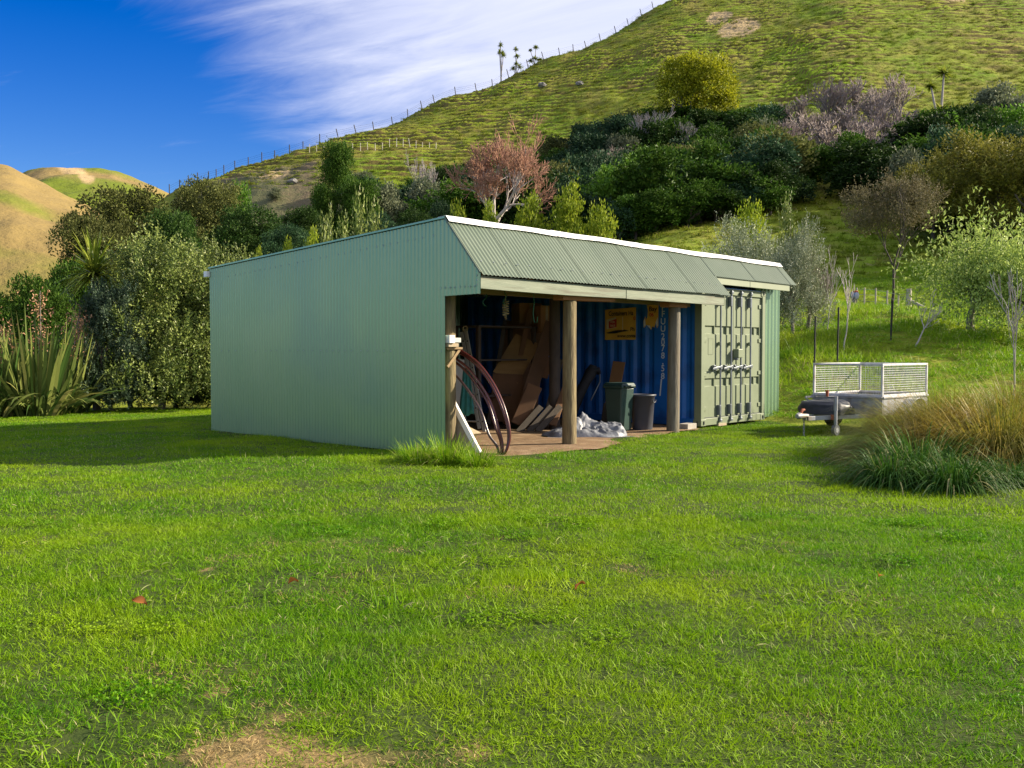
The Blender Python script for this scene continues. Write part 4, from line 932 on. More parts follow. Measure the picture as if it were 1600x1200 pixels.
    mb = MB(); pts = [(-0.16, 0.10, 0.0), (-0.13, 0.06, 0.25), (-0.03, -0.02, 0.55), (0.08, -0.10, 0.80), (0.17, -0.17, 1.0), (0.20, -0.2, 1.12)]; mb.tube(pts, [0.10, 0.115, 0.105, 0.095, 0.12, 0.07], 9); mb.build('body', M['black_fabric'], bag)
    mb = MB(); mb.tube([(0.06, -0.24, 0.45), (0.12, -0.30, 0.62), (0.22, -0.33, 0.8), (0.26, -0.30, 0.95)], 0.014, 6); mb.build('strap', M['zinc'], bag)
    mb = MB(); mb.tube([(0.10, -0.20, 1.00), (0.22, -0.30, 1.04), (0.30, -0.25, 0.98), (0.26, -0.15, 1.0)], 0.05, 8); mb.build('hood', M['black_fabric'], bag)
    slab('tan_board', S(5.92, 1.72, 0.33), S(6.12, 1.66, 1.22), S(5.94, 1.44, 0.33), 0.02, M['cardboard'], 'narrow tan board leaning at the container behind the black bag', 'board')
    slab('dark_block', S(5.86, 1.76, 0.02), S(5.92, 1.74, 0.40), S(5.88, 1.48, 0.02), 0.06, M['grey_timber'], 'dark block under the narrow tan board', 'block')
    # blocks by the container corner
    mb = MB(); mb.box((0, 0, 0.05), (0.36, 0.20, 0.10)); o = mb.build('timber_block', M['concrete'], None, S(5.86, -0.20, 0.0), (0, 0, SHED_A + 0.1), bevel=0.008); tag(o, 'pale timber block on the ground at the container corner', 'block')
    mb = MB(); mb.box((0, 0, 0.02), (0.30, 0.14, 0.05)); o = mb.build('packing_block', M['weathered_board'], None, S(7.0, -0.20, 0.0), (0, 0, SHED_A), bevel=0.006); tag(o, 'small block packed under the container door sill', 'block')
    # cords hanging from the front beam
    def cord(px, y0, y1, Y, mt, lab, amp, knots=False):
        rr = random.Random(px); pts = []; a = P(px, y0, Y); z1 = P(px, y1, Y).z; n = 16
        for i in range(n + 1):
            t = i / n; pts.append((amp * math.sin(t * 9 + px) * (0.4 + t), amp * math.cos(t * 7) * 0.7, (z1 - a.z) * t))
        if amp < 0.02: pts += [(pts[-1][0] + 0.04, 0, pts[-1][2] - 0.01), (pts[-1][0] + 0.05, 0, pts[-1][2] + 0.08)]
        mb = MB(); mb.tube(pts, 0.006, 6)
        o = mb.build('cord', M[mt], None, a); tag(o, lab, 'cord')
        return o
    cord(758, 449, 479, 13.75, 'rope_green', 'leftmost green cord dangling under the front beam', 0.03)
    cord(789, 450, 476, 13.95, 'rope_green', 'short green cord above the knotted rope', 0.02)
    cord(834, 455, 503, 14.3, 'rope_green', 'long straight green cord hanging before the cardboard box', 0.008)
    rr = random.Random(2); a = P(790, 470, 14.0); pts = []
    for i in range(60): pts.append((0.045 * math.sin(i * 0.8) * (1 if i < 48 else 0.3), 0.035 * math.cos(i * 1.05), -0.0045 * i))
    mb = MB(); mb.tube([(0, 0, 0.18)] + pts, 0.008, 6); o = mb.build('knotted_rope', M['rope_tan'], None, a); tag(o, 'bunched tan rope hanging in a knot under the front beam', 'rope')
build_contents()

# ------------------------------------------------------------------ the caged trailer
def build_trailer():
    ang = math.atan2(0.66, 0.75); org = Vector((5.86, 16.8, 0))
    t = empty('cage_trailer', org, ang, 'galvanised box trailer with a white mesh cage standing on the lawn', 'trailer')
    W2, L, z0, z1, z2 = 0.665, 1.65, 0.33, 0.60, 1.18
    G, GW = M['galv'], M['galv_white']
    mb = MB(); mb.box((L / 2, 0, z0), (L, 2 * W2, 0.03)); mb.build('floor', G, t)
    mb = MB(); mb.box((0.01, 0, (z0 + z1) / 2), (0.025, 2 * W2, z1 - z0)); mb.build('front_panel', G, t, bevel=0.004)
    mb = MB(); mb.box((L - 0.01, 0, (z0 + z1) / 2), (0.025, 2 * W2, z1 - z0)); mb.build('tailgate', G, t, bevel=0.004)
    for s in (-1, 1):
        mb = MB(); mb.box((L / 2, s * (W2 - 0.010), (z0 + z1) / 2), (L - 0.06, 0.022, z1 - z0 - 0.004)); mb.build('side_panel', G, t, bevel=0.004)
    for (a, b) in (((0, -W2, z1), (0, W2, z1)), ((L, -W2, z1), (L, W2, z1)), ((0, -W2, z1), (L, -W2, z1)), ((0, W2, z1), (L, W2, z1))):
        mb = MB(); mb.bar(Vector(a) + Vector((0, 0, 0.018)), Vector(b) + Vector((0, 0, 0.018)), 0.05, 0.03); mb.build('top_rail', G, t, bevel=0.004)
    cg = empty('cage', (0, 0, 0)); cg.parent = t
    def rail(a, b, w=0.036): m = MB(); m.bar(a, b, w, w); m.build('cage_rail', GW, cg, bevel=0.004)
    for (x, y) in ((0.02, -W2 + 0.02), (0.02, W2 - 0.02), (L - 0.02, -W2 + 0.02), (L - 0.02, W2 - 0.02)): rail((x, y, z1 + 0.035), (x, y, z2 - 0.02))
    for z in (z1 + 0.05, z2):
        e = 0.002 if z > 1 else 0.04
        rail((0.02, -W2 + e, z), (0.02, W2 - e, z)); rail((L - 0.02, -W2 + e, z), (L - 0.02, W2 - e, z))
        for s in (-1, 1): rail((0.042, s * (W2 - 0.02), z - 0.001), (L - 0.042, s * (W2 - 0.02), z - 0.001))
    def mesh(a, b, nx, nz):
        m = MB(); a, b = Vector(a), Vector(b)
        for i in range(1, nz): z = z1 + 0.07 + (z2 - z1 - 0.09) * i / nz; m.tube([a + Vector((0, 0, z)), b + Vector((0, 0, z))], 0.0036, 4, caps=False)
        for i in range(1, nx): p = a + (b - a) * i / nx; m.tube([p + Vector((0, 0, z1 + 0.06)), p + Vector((0, 0, z2 - 0.01))], 0.0022, 4, caps=False)
        m.build('mesh_panel', GW, cg)
    mesh((0.02, -W2 + 0.03, 0), (0.02, W2 - 0.03, 0), 26, 1); mesh((L - 0.02, -W2 + 0.03, 0), (L - 0.02, W2 - 0.03, 0), 26, 12)
    for s in (-1, 1): mesh((0.03, s * (W2 - 0.02), 0), (L - 0.03, s * (W2 - 0.02), 0), 34, 12)
    # drawbar, coupling, chain, jockey wheel
    for s in (-1, 1):
        m = MB(); m.bar((0.2, s * 0.42, 0.295), (-1.30, s * 0.035, 0.295), 0.045, 0.07); m.build('drawbar', G, t, bevel=0.004)
    m = MB(); m.tube([(-1.22, 0, 0.335), (-1.42, 0, 0.34), (-1.50, 0, 0.345), (-1.56, 0, 0.34)], [0.035, 0.045, 0.058, 0.035], 10); cp = m.build('coupling', G, t)
    m = MB(); m.tube([(-1.44, 0, 0.39), (-1.40, 0, 0.44), (-1.34, 0, 0.44)], [0.02, 0.026, 0.02], 8); m.build('coupling_handle', M['rust'], cp)
    m = MB(); z = 0.28
    for k in range(9):
        c = Vector((-1.30, 0.03, z - 0.035 * k)); up = k % 2
        m.tube([c + (Vector((0.014 * math.cos(a), 0, 0.026 * math.sin(a))) if up else Vector((0, 0.014 * math.cos(a), 0.026 * math.sin(a)))) for a in [i * math.pi / 5 for i in range(11)]], 0.005, 5, caps=False)
    m.build('safety_chain', G, t)
    jx, jy = -0.82, -0.27
    m = MB(); m.tube([(jx, jy, 0.10), (jx, jy, 0.62)], 0.028, 10); m.tube([(jx, jy, 0.42), (jx, jy, 0.66)], 0.034, 10); jk = m.build('jockey_stand', G, t)
    m = MB(); m.tube([(jx, jy, 0.655), (jx - 0.14, jy + 0.08, 0.655)], 0.010, 6); m.build('crank', G, jk)
    m = MB(); m.tube([(jx - 0.14, jy + 0.08, 0.655), (jx - 0.14, jy + 0.08, 0.76)], [0.022, 0.030], 8); m.build('crank_grip', M['rust'], jk)
    m = MB(); m.tube([(jx, jy - 0.03, 0.09), (jx, jy + 0.03, 0.09)], 0.09, 16); m.build('jockey_tyre', M['bin_grey'], jk)
    m = MB(); m.tube([(jx, jy - 0.034, 0.09), (jx, jy + 0.034, 0.09)], 0.045, 12); m.build('jockey_rim', G, jk)
    m = MB(); m.box((jx + 0.03, jy + 0.05, 0.30), (0.06, 0.10, 0.09)); m.build('stand_clamp', M['rust'], jk, bevel=0.006)
    # rack bar and strut at the front corner
    m = MB(); m.bar((-0.02, W2 - 0.05, z1 - 0.005), (-0.20, W2 + 0.02, z1 - 0.005), 0.03, 0.03); m.bar((-0.20, W2 + 0.02, z1 - 0.02), (-0.02, W2 - 0.12, 0.37), 0.03, 0.02); m.bar((0.0, 0.35, z1 - 0.02), (-0.02, 0.12, 0.40), 0.02, 0.03, up=(1, 0, 0)); m.build('front_strut', G, t)
    # road wheels and guards
    for s in (-1, 1):
        wy = s * (W2 + 0.11); cx = L * 0.55
        w = MB(); prof = [(0.16, -0.07), (0.235, -0.08), (0.255, -0.055), (0.26, 0), (0.255, 0.055), (0.235, 0.08), (0.16, 0.07)]; n = 24
        vs = [(cx + r * math.cos(2 * math.pi * k / n), wy + o_, 0.262 + r * math.sin(2 * math.pi * k / n)) for (r, o_) in prof for k in range(n)]
        w.add(vs, [(j * n + k, j * n + (k + 1) % n, (j + 1) * n + (k + 1) % n, (j + 1) * n + k) for j in range(len(prof) - 1) for k in range(n)], True); wo = w.build('wheel', M['rubber'], t)
        r_ = MB(); r_.tube([(cx, wy - 0.055, 0.262), (cx, wy + 0.055, 0.262)], 0.162, 20); r_.build('rim', GW, wo)
        g = MB(); vs = []; k_ = 9
        for i in range(k_):
            a = math.pi * (0.08 + 0.84 * i / (k_ - 1))
            for o_ in (-0.10, 0.11): vs.append((cx + 0.335 * math.cos(a), wy + o_, 0.262 + 0.335 * math.sin(a)))
        g.add(vs, [(2 * i, 2 * i + 1, 2 * i + 3, 2 * i + 2) for i in range(k_ - 1)]); go = g.build('mudguard', GW, t); go.modifiers.new('thick', 'SOLIDIFY').thickness = 0.006
    # black covered bundle on the drawbar
    n, m_ = 28, 14; vs = []
    for i in range(n):
        for j in range(m_ + 1):
            a = 2 * math.pi * i / n; t_ = j / m_; ph = t_ * math.pi / 2
            f = 1 + 0.10 * float(vnoise(math.cos(a) * 3 + 9, math.sin(a) * 3 + t_ * 3, 91)) + 0.05 * float(vnoise(a * 4, t_ * 7, 92))
            c_ = abs(math.cos(a)) ** 0.6 * (1 if math.cos(a) > 0 else -1); s_ = abs(math.sin(a)) ** 0.6 * (1 if math.sin(a) > 0 else -1)
            vs.append((0.33 * c_ * math.cos(ph) ** 0.35 * f, 0.42 * s_ * math.cos(ph) ** 0.35 * f, 0.235 * math.sin(ph) ** 0.7 * f))
    mb = MB(); k = m_ + 1; mb.add(vs, [(i * k + j, ((i + 1) % n) * k + j, ((i + 1) % n) * k + j + 1, i * k + j + 1) for i in range(n) for j in range(m_)], True)
    R = Matrix.Rotation(ang, 3, 'Z'); o = mb.build('covered_bundle', M['black_bag'], None, org + R @ Vector((-0.50, 0.10, 0.332)), (0, 0, ang)); tag(o, 'lumpy black plastic covered bundle on the trailer drawbar', 'bundle')
build_trailer()

# ------------------------------------------------------------------ fences, stakes and small things
def build_fences():
    # skyline fence
    posts = [(1018, 9), (1000, 18), (980, 28), (961, 40), (937, 54), (915, 66), (895, 74), (874, 81), (849, 90), (825, 99), (795, 108), (770, 117), (745, 128), (713, 140), (680, 152), (661, 160), (639, 171), (615, 181), (586, 192), (559, 204), (531, 217), (502, 230), (476, 240), (455, 246), (432, 252), (412, 256), (391, 261), (370, 266), (353, 271), (341, 275), (329, 279), (312, 284), (298, 289), (284, 295), (268, 300)]
    ridge = [(170, 148), (270, 158), (400, 160), (530, 170), (700, 184), (850, 196), (1035, 214)]
    fr = None; prev = []; rr = random.Random(5); tops = []
    for (px, py) in posts:
        Y0 = float(np.interp(px, [r[0] for r in ridge], [r[1] for r in ridge]))
        ys = np.arange(Y0 - 14, Y0 + 14, 0.5); xs = (px - CX) / F * ys; hs = terrain(xs, ys); el = (hs - CAM_H) / ys; k = int(np.argmax(el)); p = Vector((float(xs[k]), float(ys[k]), float(hs[k])))
        if fr is None: fr = empty('ridge_fence', p, 0, 'post and wire fence along the skyline of the hill', 'fence'); o0 = p.copy()
        q = p - o0; h = 1.25 * (1.05 if px > 500 else 0.9 + 0.25 * rr.random()); lean = Vector((-0.12 * rr.random() - 0.05, 0, 0)) if px > 520 else Vector((0, 0, 0))
        mb = MB(); mb.tube([q - Vector((0, 0, 0.3)), q + Vector((lean.x * h * 2, 0, h))], 0.075, 6); mb.build('post', M['post_dark'], fr)
        tops.append(q)
    mb = MB()
    for z in (0.4, 0.75, 1.05): mb.tube([q + Vector((0, 0, z)) for q in tops], 0.012, 3, caps=False)
    mb.build('wire', M['steel_black'], fr)
    # pale batten fence on the lower edge of the pasture
    lf = None; pts = []
    for px in (486, 497, 508, 553, 565, 576, 588, 599, 610, 621, 631, 642, 651, 661, 672, 682):
        Y = 150 if px > 540 else 152; q = at(px, Y)
        if lf is None: lf = empty('batten_fence', q, 0, 'low pale batten fence across the foot of the hill pasture', 'fence'); o0 = q.copy()
        mb = MB(); ln = 0.25 if px == 642 else 0.03 * rr.uniform(-1, 1)
        mb.tube([q - o0 - Vector((0, 0, 0.2)), q - o0 + Vector((-ln, 0, 1.22))], 0.055, 5); mb.build('batten', M['post_far'], lf); pts.append(q - o0)
    mb = MB()
    for z in (0.5, 0.85, 1.15): mb.tube([q + Vector((0, 0, z)) for q in pts], 0.010, 3, caps=False)
    mb.build('wire', M['steel_black'], lf)
    # paddock fence: battens, strainer post and its stay
    base = at(1418, 45.5); pf = empty('paddock_fence', base, 0, 'short paddock fence of pale battens ending at a thick strainer post', 'fence')
    mb = MB(); mb.tube([(0, 0, -0.3), (0.02, 0, 1.12)], [0.135, 0.125], 12); mb.build('strainer_post', M['post_pale'], pf)
    q0 = Vector((0.12, -0.1, 0.52)); q1 = at(1452, 44.5) - base + Vector((0, 0, 0.05)); mb = MB(); mb.tube([q0, q1], 0.075, 8); mb.build('stay', M['post_pale'], pf)
    pts = [Vector((0, 0, 0))]
    for px in (1402, 1384.5, 1366.5, 1349, 1337): 
        q = at(px, 46.3 + (1402 - px) * 0.02) - base; mb = MB(); mb.tube([q - Vector((0, 0, 0.2)), q + Vector((0.01, 0, 1.0))], 0.042, 6); mb.build('batten', M['post_pale'], pf); pts.append(q)
    mb = MB()
    for z in (0.35, 0.65, 0.92): mb.tube([q + Vector((0, 0, z)) for q in pts], 0.008, 4, caps=False)
    mb.build('wire', M['galv'], pf)
    # cloth bundle hung on the last batten
    q = at(1334, 47.4); cb = empty('cloth_bundle', q + Vector((0, 0, 0.0)), 0, 'small blue, white and rust cloth bundle at the far end of the paddock fence', 'cloth')
    def lump(c, r, mt, name, seed):
        n, m_ = 12, 8; vs = []
        for i in range(n):
            for j in range(m_ + 1):
                a = 2 * math.pi * i / n; b = math.pi * j / m_; f = 1 + 0.22 * float(vnoise(a * 2, b * 3, seed))
                vs.append((c[0] + r[0] * math.cos(a) * math.sin(b) * f, c[1] + r[1] * math.sin(a) * math.sin(b) * f, c[2] + r[2] * math.cos(b) * f))
        mb = MB(); k = m_ + 1; mb.add(vs, [(i * k + j, i * k + j + 1, ((i + 1) % n) * k + j + 1, ((i + 1) % n) * k + j) for i in range(n) for j in range(m_)], True); return mb.build(name, mt, cb)
    lump((-0.10, 0, 0.66), (0.11, 0.10, 0.17), mat('cloth_blue', (0.16, 0.26, 0.42), (0.10, 0.16, 0.30), rough=0.9), 'blue_cloth', 1)
    lump((0.08, -0.03, 0.64), (0.13, 0.10, 0.19), M['cloth_pale'], 'white_cloth', 2); lump((0.05, 0, 0.83), (0.14, 0.09, 0.07), M['rust'], 'rust_cloth', 3)
    mb = MB(); mb.tube([(-0.06, 0, -0.2), (-0.02, 0, 0.6)], [0.06, 0.09], 7); mb.build('stake', M['bark_grey'], cb)
    # black steel stakes in the bank
    for (px, pyt, Y, lab) in ((1272, 495, 23.2, 'left black steel stake nearest the shed on the bank'), (1308, 480, 23.4, 'black steel stake beside the thin bare sapling'), (1391, 470, 26.5, 'black steel stake standing alone below the strainer post')):
        q = at(px, Y); h = P(px, pyt, Y).z - q.z; mb = MB(); mb.tube([(0, 0, -0.2), ((0.05 if px > 1380 else 0.02), 0, h)], 0.022, 5); mb.bar((0, 0, 0.1), (0.02, 0, h), 0.06, 0.012); o = mb.build('steel_stake', M['steel_black'], None, q); tag(o, lab, 'stake')
build_fences()

# ------------------------------------------------------------------ vegetation: meshes
def unit(v): return v / np.maximum(np.linalg.norm(v, axis=-1, keepdims=True), 1e-9)
def leaf_mesh(name, pos, dirs, Ls, Ws, rnd, mt, r, cup=0.25):
    n = len(pos); dirs = unit(dirs)
    side = unit(np.cross(dirs, unit(r.normal(size=(n, 3)))))
    nrm = np.cross(side, dirs)
    mid = pos + dirs * (Ls * 0.45)[:, None]
    v = np.stack([pos, mid + side * (Ws * 0.5)[:, None] + nrm * (Ws * cup)[:, None], pos + dirs * Ls[:, None], mid - side * (Ws * 0.5)[:, None] + nrm * (Ws * cup)[:, None]], 1).reshape(-1, 3)
    q = np.arange(4 * n).reshape(n, 4)
    return np_mesh(name, v, [q], mt, [rnd])
def strip_mesh(name, base, dirs, Ls, Ws, droop, mt, r, nseg=5, rnd=None, taper=1.0, twist=0.0):
    """Long narrow blades: start along dirs and bend down by droop."""
    n = len(base); dirs = unit(dirs); side0 = unit(np.cross(dirs, np.array([0, 0, 1.0])) + 1e-6)
    ang = r.normal(size=n) * twist; side = unit(side0 * np.cos(ang)[:, None] + np.cross(dirs, side0) * np.sin(ang)[:, None])
    ts = np.linspace(0, 1, nseg + 1); V = []
    for t in ts:
        p = base + dirs * (Ls * t)[:, None]; p = p + np.stack([np.zeros(n), np.zeros(n), -droop * Ls * t ** 2.2], 1)
        w = Ws * (min(1.0, 0.55 + t * 1.6)) * (1 - t ** 2.5 * taper) * 0.5 if t < 1 else Ws * 0.02
        V += [p - side * np.broadcast_to(w, n)[:, None], p + side * np.broadcast_to(w, n)[:, None]]
    V = np.stack(V, 1).reshape(-1, 3); k = 2 * (nseg + 1); b = (np.arange(n) * k)[:, None]
    q = np.concatenate([np.stack([b + 2 * i, b + 2 * i + 1, b + 2 * i + 3, b + 2 * i + 2], -1).reshape(-1, 4) for i in range(nseg)])
    rr = rnd if rnd is not None else r.random(n)
    return np_mesh(name, V, [q], mt, [np.tile(rr, nseg)])
def clump_crown(name, seed, lobes, n_clump, per, L, W, cr, mt, up=0.3, inner=0.2, low=-0.5, spread=0.8, flat=1.0):
    r = np.random.default_rng(seed); lobes = np.array(lobes, float)
    w = lobes[:, 3] * lobes[:, 4]; k = r.choice(len(lobes), n_clump, p=w / w.sum())
    d = unit(r.normal(size=(n_clump, 3))); d[:, 2] = np.where(d[:, 2] < low, -d[:, 2], d[:, 2])
    rad = np.where(r.random(n_clump) < inner, r.uniform(0.3, 0.8, n_clump), r.uniform(0.82, 1.08, n_clump))
    c = lobes[k, :3] + d * np.stack([lobes[k, 3], lobes[k, 3], lobes[k, 4]], 1) * rad[:, None]
    N = n_clump * per; cc = np.repeat(c, per, 0); dd = np.repeat(d, per, 0)
    g = r.normal(size=(N, 3)) * cr; g[:, 2] *= flat; pos = cc + g
    dirs = dd * 0.7 + np.array([0, 0, up]) + r.normal(size=(N, 3)) * spread
    rnd = np.clip(np.repeat(r.normal(0.45, 0.20, n_clump), per) + r.normal(0, 0.17, N), 0, 1)
    return leaf_mesh(name, pos, dirs, L * r.uniform(0.6, 1.25, N), W * r.uniform(0.6, 1.25, N), rnd, mt, r)
def shoots_crown(name, seed, lobes, n_shoot, per, sl, L, W, mt, lean=0.5, inner=0.25, up=1.0, low=-0.6, group=6):
    """Crown of leafy upright shoots, leaves spiralling along each."""
    r = np.random.default_rng(seed); lobes = np.array(lobes, float); w = lobes[:, 3] * lobes[:, 4]
    k = r.choice(len(lobes), n_shoot, p=w / w.sum()); d = unit(r.normal(size=(n_shoot, 3))); d[:, 2] = np.where(d[:, 2] < low, -d[:, 2], d[:, 2])
    rad = np.where(r.random(n_shoot) < inner, r.uniform(0.3, 0.8, n_shoot), r.uniform(0.80, 1.0, n_shoot))
    c = lobes[k, :3] + d * np.stack([lobes[k, 3], lobes[k, 3], lobes[k, 4]], 1) * rad[:, None]
    g = np.zeros(n_shoot, int)
    if group > 1:      # shoots in bunches with gaps between them
        g = np.arange(n_shoot) // group; j = g * group; c = c[j] + r.normal(size=(n_shoot, 3)) * np.array([sl, sl, sl]) * 0.33; d = d[j]
    gv = r.normal(0, 0.16, g.max() + 1)[g]
    sd = unit(d * lean + np.array([0, 0, up]) + r.normal(size=(n_shoot, 3)) * 0.25); ln = sl * r.uniform(0.5, 1.4, n_shoot)
    t = np.tile(np.linspace(0, 1, per), n_shoot); cc = np.repeat(c, per, 0); ss = np.repeat(sd, per, 0); ll = np.repeat(ln, per)
    N = n_shoot * per; pos = cc + ss * (t * ll)[:, None] + r.normal(size=(N, 3)) * L * 0.15
    out = unit(np.cross(ss, r.normal(size=(N, 3)))); dirs = out * (1.1 - 0.5 * t)[:, None] + ss * (0.35 + 0.6 * t)[:, None]
    rnd = np.clip(np.repeat(r.normal(0.40, 0.10, n_shoot) + gv, per) + 0.18 * t + r.normal(0, 0.14, N), 0, 1)
    return leaf_mesh(name, pos, dirs, L * r.uniform(0.7, 1.2, N) * (1 - 0.3 * t), W * r.uniform(0.7, 1.2, N), rnd, mt, r)
def skeleton(seed, levels, kids, length, shrink, angle, r0, upward=0.15, seg=3, wob=0.12, start=(0, 0, 0), d0=(0, 0, 1), first=1.0, tips=None, rshrink=0.62):
    """Branches as (points, radii, level)."""
    rr = random.Random(seed); out = []
    def grow(p, d, ln, rad, lv):
        pts = [p]; rads = [rad]; q = Vector(p); dd = Vector(d)
        for i in range(seg):
            dd = (dd + Vector((rr.gauss(0, wob), rr.gauss(0, wob), rr.gauss(0, wob) + upward * 0.3))).normalized(); q = q + dd * (ln / seg); pts.append(q.copy()); rads.append(rad * (1 - (1 - rshrink) * (i + 1) / seg))
        out.append((pts, rads, lv))
        if lv >= levels:
            if tips is not None: tips.append((q.copy(), dd.copy()))
            return
        n = kids if isinstance(kids, int) else kids[min(lv, len(kids) - 1)]; ph = rr.random() * 6.28
        for k in range(n):
            a = ph + 6.28 * k / n + rr.gauss(0, 0.35); x = dd.orthogonal().normalized(); y = dd.cross(x); an = angle * rr.uniform(0.6, 1.25) * (0.35 if (k == 0 and lv > 0) else 1)
            nd = (dd * math.cos(an) + (x * math.cos(a) + y * math.sin(a)) * math.sin(an)); nd = (nd + Vector((0, 0, upward))).normalized()
            sp = pts[-1] if (k == 0 or rr.random() < 0.5) else pts[-2]
            grow(sp, nd, ln * shrink * rr.uniform(0.75, 1.2), rad * rshrink * rr.uniform(0.8, 1.0), lv + 1)
    grow(Vector(start), Vector(d0).normalized(), length * first, r0, 0)
    return out
def skel_meshes(name, sk, split, m_lo, m_hi, n_lo=7, n_hi=3, rmin=0.0):
    """Limbs (levels below split) and twigs (from split on) as two meshes."""
    res = []
    for which, mt, n in ((0, m_lo, n_lo), (1, m_hi, n_hi)):
        mb = MB()
        for (pts, rads, lv) in sk:
            if (lv >= split) == bool(which): mb.tube(pts, [max(x, rmin) for x in rads], n if which or lv < 2 else max(4, n - 2), caps=False)
        me = bpy.data.meshes.new(name + ('_twigs' if which else '_limbs')); me.from_pydata(mb.v, [], mb.f); me.polygons.foreach_set('use_smooth', [True] * len(mb.f)); me.materials.append(mt); me.update(); res.append(me)
    return res
def trunk_mesh(name, seed, mt, h=0.55, r=0.035, kids=(4, 3), spread=0.6):
    sk = skeleton(seed, 2, kids, h * 0.55, 0.7, spread, r, upward=0.2, first=0.9)
    mb = MB()
    for (pts, rads, lv) in sk: mb.tube(pts, rads, 7 if lv == 0 else 5, caps=False)
    me = bpy.data.meshes.new(name); me.from_pydata(mb.v, [], mb.f); me.polygons.foreach_set('use_smooth', [True] * len(mb.f)); me.materials.append(mt); me.update(); return me

def rnd_lobes(seed, n, R, H, z0, lr=(0.16, 0.28), squash=0.85, top=1.0):
    r = random.Random(seed); L = []
    for k in range(n):
        a = r.random() * 6.283; t = r.random(); z = z0 + (H - z0) * t; q = math.sqrt(max(0.05, 1 - ((t - 0.35) / 0.75) ** 2)); rad = R * q * math.sqrt(r.random()) * 0.85
        s = r.uniform(*lr); L.append((rad * math.cos(a), rad * math.sin(a), min(z, top - s * squash), s, s * squash))
    return L
PROTO = {}
def proto(key, *parts):
    """Keep a kind of plant as (part name, mesh), scaled so that it is 1 high and 1 wide."""
    co = []
    for (_, me) in parts:
        a = np.empty(len(me.vertices) * 3, np.float32); me.vertices.foreach_get('co', a); co.append(a.reshape(-1, 3))
    al = np.concatenate(co); big = al
    zt = np.percentile(big[:, 2], 99.7); rx = np.percentile(np.hypot(big[:, 0] - np.median(big[:, 0]) * 0, big[:, 1]), 97.0)
    for (_, me), c in zip(parts, co):
        c = c.copy(); c[:, 0] *= 0.5 / rx; c[:, 1] *= 0.5 / rx; c[:, 2] /= zt
        me.vertices.foreach_set('co', c.ravel()); me.update()
    PROTO[key] = parts
